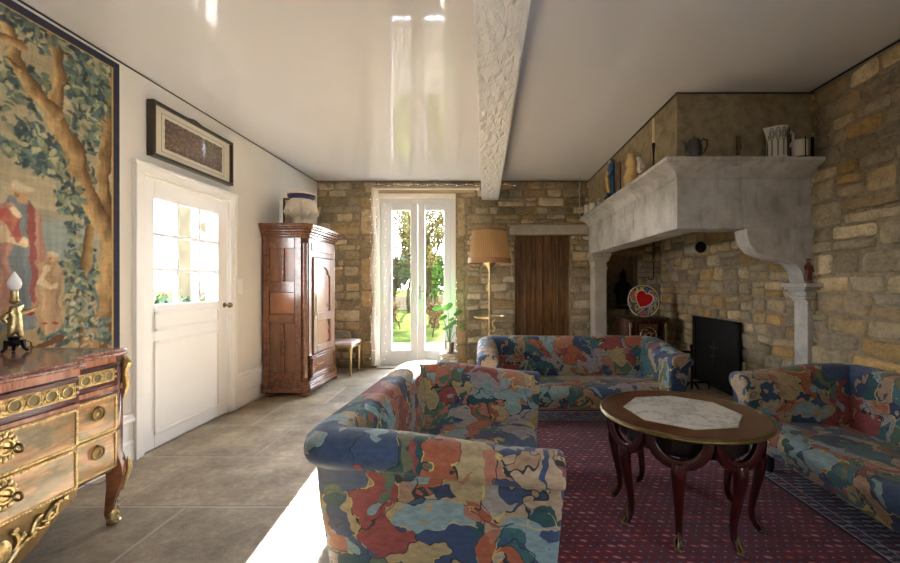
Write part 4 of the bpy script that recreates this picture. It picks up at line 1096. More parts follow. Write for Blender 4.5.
for x, y in ((-1.63, 5.73), (-1.565, 5.73), (-1.47, 5.90)):
    strand([(x + .018 * math.sin(i * 1.3 + x * 40), y + .01 * math.cos(i * 1.1), 2.50 - i * .06 if y < 5.8 else 2.46 - i * .06) for i in range(40)])
strand([(-1.60 + i * .07, 5.77, 2.66 + .012 * math.sin(i * 1.7)) for i in range(30)])
strand([(-.42 + .008 * math.sin(i), 5.81, 1.3 - i * .045) for i in range(26)])
mb.build('wire', M['linen'], sl_)
for p in bulbs[:88]:
    q = MB(); q.ball(p, .0065, 6, 4); q.build('bulb', M['fairy'], sl_)
# ------------------------------------------------------------------ commode
cm = thing('commode', 'ornate inlaid commode with gilt mounts and a red marble top under the tapestry', 'commode', (-2.15, 1.45, 0))
YC, XC, XS, XB = 1.463, -1.755, -1.872, -2.435
HW, CW = .635, .29     # half width, half width of the projecting centre
def plan(o, back=True):
    pts = [(XB, YC + HW + o), (XS - .03, YC + HW + o), (XS + o * .4 - .005, YC + HW + o * .6 - .007), (XS + o, YC + HW - .03)]
    for t in np.linspace(0, 1, 6): pts.append((XS + (XC - XS) * (t * t * (3 - 2 * t)) + o, YC + CW + .055 - .055 * t + o * t))
    pts += [(x, 2 * YC - y) for x, y in pts[::-1]]
    return pts
mb = MB()
mb.loft([[(x, y, z) for x, y in plan(o)] for o, z in ((-.006, .864), (.004, .866), (.008, .872), (.008, .878), (.0, .884), (.004, .889), (.0, .896))])
mb.build('marble_top', M['marble_red'], cm, smooth=True, angle=30)
mb = MB(); mb.loft([[(x, y, z) for x, y in plan(o)] for o, z in ((-.028, .29), (-.018, .35), (-.016, .55), (-.02, .70), (-.02, .8635))]); mb.build('carcass', M['purple'], cm, smooth=True, angle=30)
for za, zb in ((.832, .8634), (.69, .712)):
    mb = MB(); mb.loft([[(x, y, z) for x, y in plan(-.010)] for z in (za, zb)]); mb.build('crossband', M['band'], cm)
YS0, YS1 = YC + CW + .075, YC + HW - .055
M['roundel'] = plain('olive_roundel', srgb(112, 102, 66), .4)
def mirror(y0, y1, s): return (y0, y1) if s > 0 else (2 * YC - y1, 2 * YC - y0)
def beads(mb, x, y0, y1, z0, z1, t=.010):
    for q in ((y0, y1, z0, z0 + t), (y0, y1, z1 - t, z1), (y0, y0 + t, z0, z1), (y1 - t, y1, z0, z1)): mb.box(x, x + .005, *q)
    n = int((y1 - y0) / .012)
    for i in range(n):
        for z in (z0 + t / 2, z1 - t / 2): mb.ball((x + .005, y0 + (i + .5) * (y1 - y0) / n, z), .0042, 5, 3)
    n = int((z1 - z0) / .012)
    for i in range(n):
        for y in (y0 + t / 2, y1 - t / 2): mb.ball((x + .005, y, z0 + (i + .5) * (z1 - z0) / n), .0042, 5, 3)
def frieze(xf, y0, y1, name='frieze_drawer'):
    mb = MB(); mb.box(xf - .01, xf + .004, y0, y1, .722, .826); dr = mb.build(name, M['purple'], cm, bevel=.002)
    mb = MB(); n = max(3, int((y1 - y0 - .03) / .062)); 
    mb.box(xf + .004, xf + .0055, y0 + .016, y1 - .016, .742, .806)
    for i in range(n):
        yc = y0 + .02 + (i + .5) * (y1 - y0 - .04) / n; mb.torus((xf + .008, yc, .774), .022, .0042, 'x', 16, 5)
    dr2 = mb.build('gilt_interlace', M['gilt'], dr, smooth=True)
    for i in range(n):
        yc = y0 + .02 + (i + .5) * (y1 - y0 - .04) / n; mb = MB(); mb.lathe([(0, 0), (.018, 0), (.018, .002), (0, .0025)], (xf + .0056, yc, .774), 14, M=Matrix.Rotation(PI / 2, 3, 'Y')); mb.build('roundel', M['roundel'], dr)
    mb = MB()
    mb.box(xf + .0055, xf + .0075, y0 + .016, y1 - .016, .744, .748); mb.box(xf + .0055, xf + .0075, y0 + .016, y1 - .016, .800, .804)
    for i in range(n + 1):
        yc = y0 + .02 + i * (y1 - y0 - .04) / n
        mb.box(xf + .0055, xf + .0075, yc - .002, yc + .002, .744, .804)
        for a in range(4):
            q = PI / 4 + a * PI / 2; mb.ball((xf + .007, yc + .013 * math.cos(q), .774 + .018 * math.sin(q)), (.003, .008, .006), 6, 4)
    mb.build('gilt_leafwork', M['gilt'], dr, smooth=True)
def drawer(xf, y0, y1, z0, z1, kind):
    mb = MB(); mb.box(xf - .012, xf + .004, y0, y1, z0, z1); dr = mb.build('drawer', M['marquetry'], cm, bevel=.002)
    mb = MB(); beads(mb, xf + .003, y0 + .004, y1 - .004, z0 + .003, z1 - .003); mb.build('gilt_beading', M['gilt'], dr)
    yc, zc = (y0 + y1) / 2, (z0 + z1) / 2 + .02
    if kind == 'ring':
        mb = MB(); mb.lathe([(0, 0), (.019, 0), (.02, .003), (0, .006)], (xf + .004, yc, zc), 16, M=Matrix.Rotation(PI / 2, 3, 'Y')); mb.ball((xf + .012, yc, zc + .03), .008, 8, 5)
        mb.torus((xf + .013, yc, zc), .030, .005, 'x', 22, 6); mb.build('ring_handle', M['brass_dark'], dr, smooth=True)
    else:
        mb = MB()
        mb.torus((xf + .008, yc, zc), .026, .007, 'x', 18, 6)
        for k in range(12):
            a = k * PI / 6; mb.ball((xf + .008, yc + .036 * math.cos(a), zc + .046 * math.sin(a)), (.006, .010, .012), 6, 4)
        mb.box(xf + .004, xf + .008, yc - .02, yc + .02, zc - .03, zc + .03); mb.build('escutcheon', M['gilt'], dr, smooth=True)
        mb = MB(); mb.tube([(xf + .008, yc, zc), (xf + .045, yc, zc)], .004, 6); mb.torus((xf + .06, yc, zc), .015, .005, 'y', 14, 6); mb.build('key', M['brass_dark'], dr, smooth=True)
for s in (1, -1):
    y0, y1 = mirror(YS0, YS1, s)
    frieze(XS - .012, y0, y1); drawer(XS - .010, y0, y1, .49, .675, 'ring'); drawer(XS - .012, y0, y1, .30, .487, 'ring')
frieze(XC - .012, YC - CW + .015, YC + CW - .015); drawer(XC - .010, YC - CW + .02, YC + CW - .02, .525, .695, 'key'); drawer(XC - .012, YC - CW + .02, YC + CW - .02, .345, .522, 'key')
# apron
mb = MB(); pts = [(YC + CW - .01, .345), (YC + CW - .015, .31), (YC + CW - .06, .285), (YC + .17, .24), (YC + .12, .20), (YC + .06, .165), (YC, .15)]
pts = pts + [(2 * YC - y, z) for y, z in pts[-2::-1]]
mb.prism(pts, 'x', XC - .045, XC - .02); ap = mb.build('apron', plain('olive_brown_ground', srgb(112, 88, 48), .35, .3, nscale=20, namt=.2), cm)
mb = MB(); rnd = random.Random(9)
for s in (-1, 1):
    for k, (a, b, c_, d_) in enumerate(((.02, .19, .08, .27), (.06, .22, .14, .30), (.10, .25, .20, .31), (.13, .28, .24, .325), (.03, .24, .05, .31))):
        p = [(XC - .014, YC + s * (a + (c_ - a) * t + .015 * math.sin(t * 6)), b + (d_ - b) * t + .014 * math.sin(t * 7 + k)) for t in np.linspace(0, 1, 9)]
        mb.tube(p, [.004, .009, .007, .010, .007, .009, .006, .006, .003], 6)
        for j in (2, 5, 7): mb.ball((p[j][0] + .004, p[j][1] + .008, p[j][2] + .008), (.006, .012, .008), 6, 4)
mb.ball((XC - .012, YC, .24), (.012, .03, .05), 10, 8); mb.build('gilt_mount', M['gilt'], ap, smooth=True)
mb = MB(); 
for s in (1, -1):
    y0, y1 = mirror(YC + CW + .02, YC + HW - .03, s); 
    mb.prism([(y0, .30), (y1, .30), (y1, .282), ((y0 + y1) / 2, .288), (y0, .278)], 'x', XS - .03, XS - .016)
mb.build('lower_rail', M['purple'], cm)
for x, s, fwd in ((XS - .05, 1, 1), (XS - .05, -1, 1), (XB + .05, 1, -1), (XB + .05, -1, -1)):
    yb_ = YC + s * (HW - .05); mb = MB(); rings = []
    for z, w_, o in ((.46, .026, .0), (.38, .034, .006), (.31, .042, .016), (.26, .042, .020), (.20, .035, .016), (.12, .023, .004), (.06, .018, -.002), (.03, .017, .002), (.0, .018, .004)):
        cx_, cy_ = x + (o if fwd > 0 else 0), yb_ + s * o
        rings.append([(cx_ + w_ * math.cos(q) * (1.12 if j % 2 else 1), cy_ + w_ * math.sin(q) * (1.12 if j % 2 else 1), z) for j, q in enumerate([PI / 8 + 2 * PI * i / 8 for i in range(8)])])
    mb.loft(rings); lg = mb.build('leg', M['walnut_h'], cm, smooth=True, angle=50)
    mb = MB(); cx_, cy_ = x + (.006 if fwd > 0 else 0), yb_ + s * .006
    mb.ball((cx_ + .006, cy_ + .004 * s, .016), (.032, .028, .015), 12, 6); mb.lathe([(.024, .02), (.021, .045), (.023, .06), (.016, .075)], (cx_, cy_, 0), 10)
    for k in range(5): mb.ball((cx_ + .02, cy_ + s * .014, .05 + k * .03), (.006, .006, .012), 6, 4)
    mb.build('sabot', M['gilt'], lg, smooth=True)
    if fwd > 0:
        mb = MB(); mb.lathe([(.02, .47), (.03, .50), (.032, .60), (.03, .70), (.034, .86)], (x + .012, yb_ + s * .01, 0), 10); mb.build('corner_stile', M['purple'], cm, smooth=True)
        mb = MB(); c = Vector((x + .04, yb_ + s * .035, 0))
        mb.tube([c + Vector((0, 0, .855)), c + Vector((.012, s * .01, .82)), c + Vector((.004, 0, .77)), c + Vector((.010, s * .006, .71)), c + Vector((0, 0, .64))], [.01, .022, .012, .016, .004], 8)
        for k in range(7): mb.ball((c.x + .012 * math.sin(k * 2), c.y + s * .012 * math.cos(k * 2), .84 - k * .026), (.009, .009, .013), 6, 4)
        mb.build('corner_mount', M['gilt'], cm, smooth=True)
        mb = MB(); mb.tube([(x + .055, yb_ + s * .045, .33), (x + .06, yb_ + s * .05, .27), (x + .035, yb_ + s * .035, .16)], [.006, .012, .004], 6); mb.build('knee_mount', M['gilt'], cm, smooth=True)

# ------------------------------------------------------------------ cherub lamp on the commode
cl = Vector((-2.30, 1.955, .897))
ch = thing('table_lamp', 'small gilt cherub table lamp with a frosted flame bulb on the red marble top', 'lamp', cl)
V = lambda x, y, z: cl + Vector((x, y, z))
mb = MB()
for k in range(3):
    a = k * 2.09 + .4; e_ = Vector((math.cos(a), math.sin(a), 0)); mb.tube([cl + e_ * .012 + Vector((0, 0, .05)), cl + e_ * .03 + Vector((0, 0, .055)), cl + e_ * .035 + Vector((0, 0, .02)), cl + e_ * .05 + Vector((0, 0, .004))], [.01, .012, .008, .007], 6)
mb.lathe([(.02, .03), (.03, .045), (.02, .06), (.024, .075)], cl, 14); mb.build('tripod_base', M['bronze'], ch, smooth=True)
fg = skin('cherub', [V(0, 0, .125), V(0, 0, .16), V(0, 0, .19), V(0, 0, .205), V(0, 0, .232), V(.012, .03, .19), V(.02, .06, .205), V(.03, .085, .225), V(-.005, -.032, .185), V(.01, -.055, .165), V(.01, -.04, .145), V(.006, .016, .10), V(.016, .018, .07), V(.0, -.016, .10), V(-.012, -.014, .072)],
          [(0, 1), (1, 2), (2, 3), (3, 4), (2, 5), (5, 6), (6, 7), (2, 8), (8, 9), (9, 10), (0, 11), (11, 12), (0, 13), (13, 14)], [.022, .024, .020, .012, .022, .011, .009, .007, .011, .009, .007, .014, .010, .014, .010], M['gilt'], ch, 1)
for s in (-1, 1):
    mb = MB(); b = V(-.018, s * .012, .185); mb.loft([[b, b + Vector((0, s * .004, -.03)), b + Vector((.004, 0, -.02))], [b + Vector((-.02, s * .03, .03)), b + Vector((-.02, s * .03, -.02)), b + Vector((-.014, s * .03, 0))], [b + Vector((-.03, s * .07, .045)), b + Vector((-.03, s * .07, .03)), b + Vector((-.026, s * .068, .036))]]); mb.build('wing', M['gilt'], ch, smooth=True)
mb = MB(); mb.lathe([(.010, .235), (.02, .25), (.014, .262), (.014, .30), (.017, .302), (.0, .303)], V(0, 0, 0) , 16); mb.build('candle_holder', M['gilt'], ch, smooth=True)
mb = MB(); mb.lathe([(.012, .302), (.022, .315), (.026, .335), (.022, .355), (.012, .375), (.003, .392), (0, .395)], cl, 18); mb.build('flame_bulb', M['bulb_glass'], ch, smooth=True)
mb = MB(); mb.tube([V(-.02, .03, .02), V(-.05, .08, .05), V(-.08, .14, .03), V(-.09, .152, .006), V(-.09, .17, -.006), V(-.09, .175, -.3), V(-.08, .28, -.80), V(-.06, .5, -.8915), V(-.08, .75, -.893)], .003, 6); mb.build('cable', M['cord'], ch, smooth=True)

# ------------------------------------------------------------------ things on the mantel
Z0 = 2.1855
def lat(name, prof, c, mat, parent=None, n=20, sc_=(1, 1), label=None): 
    mb = MB(); mb.lathe(prof, c, n, sc_[0], sc_[1]); return mb.build(name, mat, parent, smooth=True, label=label)
# teapot
c = Vector((1.60, 3.06, Z0)); t = thing('coffee_pot', 'dark pewter coffee pot with a black handle at the mantel corner', 'pot', c)
lat('body', [(0, 0), (.052, 0), (.054, .006), (.048, .012), (.058, .04), (.056, .09), (.044, .13), (.046, .136), (0, .137)], c, M['pewter'], t)
lat('lid', [(.045, .137), (.036, .15), (.014, .16), (.006, .165), (.008, .172), (.004, .18), (0, .181)], c, M['pewter'], t)
mb = MB(); mb.tube([c + Vector(p) for p in ((-.045, 0, .05), (-.062, 0, .075), (-.066, 0, .11), (-.078, 0, .135))], [.014, .010, .008, .006], 8); mb.build('spout', M['pewter'], t, smooth=True)
mb = MB(); mb.tube([c + Vector(p) for p in ((.045, 0, .125), (.07, 0, .155), (.098, 0, .145), (.10, 0, .105), (.075, 0, .05), (.05, 0, .03))], [.006, .007, .007, .007, .006, .005], 8); mb.build('handle', M['black_glaze'], t, smooth=True)
# brass candlestick
c = Vector((1.94, 3.06, Z0)); t = thing('candlestick', 'short turned brass candlestick between coffee pot and jug', 'candlestick', c)
lat('base', [(0, 0), (.034, 0), (.034, .006), (.02, .012), (.01, .03)], c, M['brass'], t); lat('stem', [(.01, .03), (.016, .045), (.01, .06), (.018, .08), (.018, .10), (.008, .112), (.016, .122), (.022, .13), (.012, .14), (.018, .15), (.018, .175), (0, .175)], c, M['brass_dark'], t)
# jug
c = Vector((2.235, 3.064, Z0)); t = thing('jug', 'tall white jug with dark looped decoration on the mantel', 'jug', c)
mb = MB(); rings = []
for r_, z in ((.068, 0), (.071, .005), (.070, .08), (.069, .15), (.073, .20), (.076, .235), (.072, .235), (.068, .19), (.02, .17)):
    ring = []
    for j in range(32):
        a = 2 * PI * j / 32; rr = r_ + (.03 * max(0, math.cos(a - PI)) ** 20 * max(0, (z - .13) / .1) if z > .13 and r_ > .03 else 0)
        ring.append((c.x + rr * math.cos(a), c.y + r_ * math.sin(a), c.z + z))
    rings.append(ring)
mb.loft(rings); mb.build('body', M['ceramic'], t, smooth=True)
mb = MB(); mb.tube([c + Vector(p) for p in ((.07, 0, .205), (.10, 0, .215), (.125, 0, .19), (.125, 0, .14), (.10, 0, .10), (.068, 0, .08))], [.008, .010, .010, .010, .009, .008], 8); mb.build('handle', M['ceramic'], t, smooth=True)
mb = MB()
def onj(a, z, r_=.0725): r2 = r_ + (.003 if z > .16 else 0) + (.003 if z > .19 else 0); return c + Vector((r2 * math.cos(a), r2 * math.sin(a), z))
for k in range(7):
    a0 = -PI / 2 + (k - 3) * .52
    mb.tube([onj(a0 + .2 * math.cos(t_), .175 + .045 * math.sin(t_)) for t_ in np.linspace(0, 2 * PI, 20)], .0022, 5)
    for da in (-.04, .04): mb.tube([onj(a0 + da, z) for z in np.linspace(.01, .13, 8)], .0016, 4)
    mb.tube([onj(a0 + .10 * math.cos(t_), .175 + .026 * math.sin(t_)) for t_ in np.linspace(0, 2 * PI, 14)], .002, 5)
mb.build('looped_decoration', M['black_glaze'], t)
# white canister in black iron holder
c = Vector((2.405, 3.064, Z0)); t = thing('canister', 'white canister in a black iron holder at the right end of the mantel', 'canister', c)
lat('canister_body', [(0, .012), (.056, .012), (.058, .02), (.058, .135), (.054, .14), (0, .14)], c, M['ceramic'], t, 28)
mb = MB(); mb.lathe([(0, 0), (.062, 0), (.062, .011), (0, .011)], c, 24)
for a in (-PI / 2, -PI / 2 + 1.6, -PI / 2 - 1.6, PI / 2): mb.tube([c + Vector((.062 * math.cos(a), .062 * math.sin(a), z)) for z in (.0, .155)], .004, 6)
mb.build('iron_holder', M['iron'], t)
mb = MB(); mb.box(2.478, 2.494, 3.03, 3.045, Z0, Z0 + .16); mb.box(2.47, 2.502, 3.02, 3.055, Z0, Z0 + .008); tag(mb.build('book_stand', M['iron']), 'narrow dark upright stand between the canister and the stone wall', 'stand')
# along the side ledge, nearest first
LXc = 1.437
c = Vector((LXc, 3.41, Z0)); t = thing('candlestick', 'tall thin iron candlestick with an ivory candle, nearest on the side ledge', 'candlestick', c)
lat('saucer', [(0, 0), (.04, 0), (.055, .012), (.053, .014), (.036, .006), (0, .006)], c, M['brass_dark'], t); lat('stem', [(.008, .006), (.010, .05), (.006, .06), (.008, .15), (.014, .22), (.014, .245), (0, .245)], c, M['iron'], t); lat('candle', [(.0, .245), (.0105, .245), (.009, .455), (0, .458)], c, M['wax'], t)
c = Vector((LXc, 3.68, Z0)); t = thing('bust', 'small pale painted pottery bust beside the candle', 'bust', c)
lat('bust_base', [(0, 0), (.05, 0), (.05, .015), (.03, .03), (.026, .05)], c, M['pale_pottery'], t, sc_=(.9, 1))
fg = skin('figure', [c + Vector(p) for p in ((0, 0, .06), (0, 0, .12), (-.006, 0, .16), (-.014, 0, .185), (-.02, -.004, .225), (0, .045, .12), (0, .055, .08), (0, -.045, .12), (0, -.055, .08))], [(0, 1), (1, 2), (2, 3), (3, 4), (1, 5), (5, 6), (1, 7), (7, 8)], [.036, .045, .024, .028, .034, .024, .018, .024, .018], M['pale_pottery'], t, 2)
c = Vector((LXc, 3.95, Z0)); t = thing('torso_vase', 'buff clay vase shaped like a twisting torso on the side ledge', 'vase', c)
mb = MB(); rings = []
for z, r_, dx, dy in ((0, .045, 0, .01), (.04, .052, 0, .012), (.10, .058, -.004, .006), (.15, .05, 0, -.008), (.19, .042, .004, -.012), (.23, .05, 0, -.004), (.27, .042, 0, .004), (.30, .03, 0, .004), (.325, .036, 0, .004), (.32, .028, 0, .004), (.28, .02, 0, .004)):
    rings.append([(c.x + dx + r_ * (1 + .1 * math.cos(2 * q + z * 9)) * math.cos(q) * .95, c.y + dy + r_ * (1 + .12 * math.cos(2 * q + z * 9)) * math.sin(q) * 1.15, c.z + z) for q in [2 * PI * j / 24 for j in range(24)]])
mb.loft(rings); mb.build('clay_body', M['terracotta_buff'], t, smooth=True)
c = Vector((LXc, 4.25, Z0)); t = thing('candlestick', 'thin dark red stick candle holder right beside the blue robed statuette', 'candlestick', c)
lat('base', [(0, 0), (.03, 0), (.03, .01), (.008, .02), (.007, .1), (0, .1)], c, M['iron'], t); lat('candle', [(0, .1), (.009, .1), (.008, .34), (0, .34)], c, M['redbrown'], t)
c = Vector((LXc, 4.56, Z0)); t = thing('statuette', 'blue and ochre robed statuette standing on a dark base near the ceiling', 'statue', c)
mb = MB(); mb.box(c.x - .055, c.x + .055, c.y - .08, c.y + .08, Z0, Z0 + .05); mb.build('plinth', M['iron'], t, bevel=.006)
blue = plain('faience_blue', srgb(66, 104, 150), .25, nscale=22, namt=.3); ochre = plain('faience_ochre', srgb(196, 164, 84), .3, nscale=25, namt=.3); flesh = plain('faience_face', srgb(196, 170, 140), .4)
mb = MB(); rings = []
for z, a, b in ((.05, .046, .07), (.10, .044, .062), (.2, .038, .05), (.28, .04, .05), (.34, .042, .052), (.38, .028, .034), (.395, .018, .02)):
    rings.append([(c.x + a * (1 + .1 * math.cos(9 * q)) * math.cos(q), c.y + b * (1 + .1 * math.cos(9 * q + z * 5)) * math.sin(q), c.z + z) for q in [2 * PI * j / 54 for j in range(54)]])
mb.loft(rings); mb.build('robe', blue, t, smooth=True)
mb = MB(); rings = []
for z, x_, y_, r_ in ((.08, -.04, -.04, .022), (.18, -.046, -.02, .024), (.27, -.044, .004, .026), (.34, -.03, .01, .02)): rings.append([(c.x + x_ + r_ * math.cos(q) * .7, c.y + y_ + r_ * 1.3 * math.sin(q), c.z + z) for q in [2 * PI * j / 14 for j in range(14)]])
mb.loft(rings); mb.build('mantle_fold', ochre, t, smooth=True)
mb = MB(); mb.ball(c + Vector((-.004, 0, .43)), (.026, .026, .034), 14, 10); mb.tube([c + Vector((0, 0, .39)), c + Vector((0, 0, .42))], .013, 8); mb.build('head', flesh, t, smooth=True)
mb = MB(); rings = [[(c.x + .008 + r_ * math.cos(q), c.y + r_ * math.sin(q), c.z + z) for q in [2 * PI * j / 20 for j in range(20)]] for z, r_ in ((.36, .04), (.41, .034), (.45, .03), (.468, .018), (.474, .004))]; mb.loft(rings); mb.build('veil', blue, t, smooth=True)
for s in (-1, 1):
    mb = MB(); mb.tube([c + Vector((0, s * .05, .34)), c + Vector((-.03, s * .055, .27)), c + Vector((-.05, s * .015, .25))], [.018, .016, .010], 8); mb.build('arm', blue, t, smooth=True)
c = Vector((LXc, 5.03, Z0)); t = thing('figurine', 'tiny pale figurine between the white cups and the robed statuette', 'figurine', c)
lat('base', [(0, 0), (.035, 0), (.03, .02), (0, .02)], c, M['pale_pottery'], t)
skin('figure', [c + Vector(p) for p in ((0, 0, .045), (0, 0, .08), (0, 0, .10), (0, 0, .13), (0, .03, .07), (0, -.03, .07))], [(0, 1), (1, 2), (2, 3), (1, 4), (1, 5)], [.03, .026, .014, .022, .012, .012], M['pale_pottery'], t, 1)
for i, (y, h, lab) in enumerate(((5.34, .12, 'white pottery cup on the side ledge, next to the tiny figurine'), (5.62, .15, 'white pottery cup on the side ledge, nearest the back wall'))):
    c = Vector((LXc, y, Z0)); t = thing('cup', lab, 'cup', c, 'white cups on the mantel')
    lat('cup_body', [(0, 0), (.042, 0), (.046, .006), (.046, h), (.041, h), (.04, .02), (0, .02)], c, M['ceramic'], t)
# string of beads hanging at the back corner
bd = thing('bead_string', 'thin string of pale beads hanging beside the mantel by the back wall', 'beads', (1.455, 5.80, 2.7))
for i in range(22): 
    mb = MB(); mb.ball((1.36 + .006 * math.sin(i), 5.76, 2.69 - i * .023), (.008, .008, .011), 6, 4); mb.build('bead', M['ceramic'], bd, smooth=True)
# small red-brown carved figure on the right pilaster
c = Vector((2.50, 3.09, 1.2385)); t = thing('carved_figure', 'small red-brown carved wooden figure standing on the fireplace pilaster', 'figurine', c)
lat('base', [(0, 0), (.03, 0), (.03, .012), (0, .012)], c, M['redbrown'], t)
skin('figure', [c + Vector(p) for p in ((0, 0, .085), (0, 0, .11), (0, 0, .135), (0, 0, .148), (-.003, -.002, .168), (-.024, 0, .13), (-.032, -.01, .10), (-.012, -.02, .11), (.024, 0, .13), (.03, -.006, .10), (.03, -.01, .08), (-.010, 0, .06), (-.012, -.008, .035), (-.012, 0, .014), (.012, 0, .06), (.013, -.006, .035), (.013, 0, .014))],
     [(0, 1), (1, 2), (2, 3), (3, 4), (2, 5), (5, 6), (6, 7), (2, 8), (8, 9), (9, 10), (0, 11), (11, 12), (12, 13), (0, 14), (14, 15), (15, 16)], [.018, .017, .018, .009, .016, .010, .008, .007, .010, .008, .007, .012, .010, .009, .012, .010, .009], M['redbrown'], t, 1)
mb = MB(); mb.lathe([(.022, .172), (.016, .176), (.012, .186), (0, .188)], c, 14); mb.build('hat', M['redbrown'], t, smooth=True)

# ------------------------------------------------------------------ niche statue, little cabinet, heart plate
c = Vector((2.06, 5.965, .862)); t = thing('statue', 'black seated statue in the stone wall niche', 'statue', c)
mb = MB(); mb.lathe([(0, 0), (.12, 0), (.12, .02), (.10, .04), (0, .04)], c, 20, 1, .7); mb.build('base', M['bronze'], t, smooth=True)
skin('figure', [c + Vector(p) for p in ((0, 0, .12), (0, .01, .22), (0, .01, .33), (0, 0, .40), (0, -.01, .48), (-.08, 0, .34), (-.12, -.02, .26), (-.08, -.07, .20), (.08, 0, .34), (.12, -.02, .26), (.08, -.07, .20), (-.06, -.04, .13), (-.09, -.07, .07), (.06, -.04, .13), (.09, -.07, .07))],
     [(0, 1), (1, 2), (2, 3), (3, 4), (2, 5), (5, 6), (6, 7), (2, 8), (8, 9), (9, 10), (0, 11), (11, 12), (0, 13), (13, 14)], [.11, .095, .09, .045, .06, .05, .044, .04, .05, .044, .04, .07, .055, .07, .055], M['bronze'], t, 2)
mb = MB(); mb.lathe([(.05, .45), (.052, .50), (.03, .55), (.02, .58), (0, .60)], c, 16); mb.build('headdress', M['bronze'], t, smooth=True)

CB = (2.07, 5.27); cb = thing('small_cabinet', 'small red-brown cabinet with gilt mounts in the fireplace corner', 'cabinet', (2.07, 5.27, 0))
def cplan(o): 
    x0, x1, y0, y1 = 1.80 - o, 2.34 + o, 5.08 - o, 5.42 + o
    return [(x0, y1), (x0, y0 + .06), (x0 + .03, y0 + .02), (x0 + .10, y0), (x1 - .10, y0), (x1 - .03, y0 + .02), (x1, y0 + .06), (x1, y1)]
mb = MB(); mb.loft([[(x, y, z) for x, y in cplan(0)] for z in (.12, .77)]); mb.build('body', M['mahog'], cb)
mb = MB(); mb.loft([[(x, y, z) for x, y in cplan(o)] for o, z in ((.005, .77), (.022, .778), (.024, .795), (.018, .80))]); mb.build('top', M['brass_dark'], cb)
mb = MB(); mb.box(1.95, 2.19, 5.070, 5.082, .18, .72); fd = mb.build('front_panel', M['mahog_top'], cb)
mb = MB(); rnd = random.Random(4)
for k in range(34): a = rnd.uniform(0, 6.28); r_ = rnd.uniform(.02, .09); mb.ball((2.07 + r_ * math.cos(a), 5.068, .58 + r_ * math.sin(a) * 1.2), (.012, .005, .009), 6, 4)
mb.torus((2.07, 5.068, .58), .10, .006, 'y', 22, 5); mb.build('gilt_trophy', M['gilt'], fd)
for x in (1.845, 2.295):
    mb = MB(); mb.tube([(x, 5.075, .16), (x, 5.075, .74)], .012, 8); 
    for z in (.2, .45, .70): mb.ball((x, 5.068, z), (.02, .014, .04), 8, 6)
    mb.build('corner_mount', M['gilt'], cb, smooth=True)
for x in (1.84, 2.30):
    for y in (5.12, 5.38): mb = MB(); mb.lathe([(.014, 0), (.018, .03), (.026, .125)], (x, y, 0), 10); mb.build('leg', M['mahog'], cb, smooth=True)

pc = Vector((2.062, 5.17, .805)); PR = .205
pt = thing('plate', 'round plate painted with a red heart, propped up on the small cabinet', 'plate', pc)
mb = MB(); N = 90; vs_, cs, idx = [], [], {}
tilt = R(-14)
for j in range(N + 1):
    for i in range(N + 1):
        u, v = -1 + 2 * i / N, -1 + 2 * j / N; q = math.hypot(u, v)
        if q > 1: u, v = u / q, v / q; q = 1
        dep = .018 * (q * q) 
        a = math.atan2(v, u); wv = noise.noise(Vector((u * 2.3, v * 2.3, 4))) + .6 * math.sin(3 * a + 4 * q)
        rot = R(28); hu, hv = u * math.cos(rot) - v * math.sin(rot), u * math.sin(rot) + v * math.cos(rot)
        hx, hy = hu / .46, (hv + .0) / .46
        h = (hx * hx + hy * hy - 1) ** 3 - hx * hx * hy ** 3
        h2 = ((hx / 1.13) ** 2 + (hy / 1.13) ** 2 - 1) ** 3 - (hx / 1.13) ** 2 * (hy / 1.13) ** 3
        if h < 0: col = (196, 34, 36)
        elif h2 < 0: col = (222, 214, 196)
        elif q > .95: col = (222, 214, 190)
        elif q > .90: col = (30, 30, 34)
        else:
            k = int((wv + 2) * 2.7) % 8; f = ((wv + 2) * 2.7) % 1
            col = (26, 26, 30) if f < .2 else [(94, 118, 176), (226, 196, 70), (120, 140, 190), (206, 112, 96), (232, 208, 96), (88, 110, 170), (224, 190, 60), (150, 162, 200)][k]
        mb.v.append(tuple(pc + Vector((u * PR, 0, PR + v * PR)) + Vector((0, -dep + .03 + (v + 1) * .028, 0)))); mb.c.append(tuple(C(*col)))
mb.f = [(j * (N + 1) + i, j * (N + 1) + i + 1, (j + 1) * (N + 1) + i + 1, (j + 1) * (N + 1) + i) for j in range(N) for i in range(N)]; mb.m = [0] * len(mb.f)
o = mb.build('painted_face', M['plate'], pt, smooth=True, colors=True)
o.modifiers.new('t', 'SOLIDIFY').thickness = .008
mb = MB(); mb.tube([pc + Vector(p) for p in ((-.07, -.03, .004), (-.07, .0, .012), (-.05, .11, .16), (0, .125, .2), (.05, .11, .16), (.07, .0, .012), (.07, -.03, .004))], .005, 6); mb.tube([pc + Vector((0, .12, .19)), pc + Vector((0, .17, .004))], .005, 6); mb.build('plate_stand', M['iron'], pt)

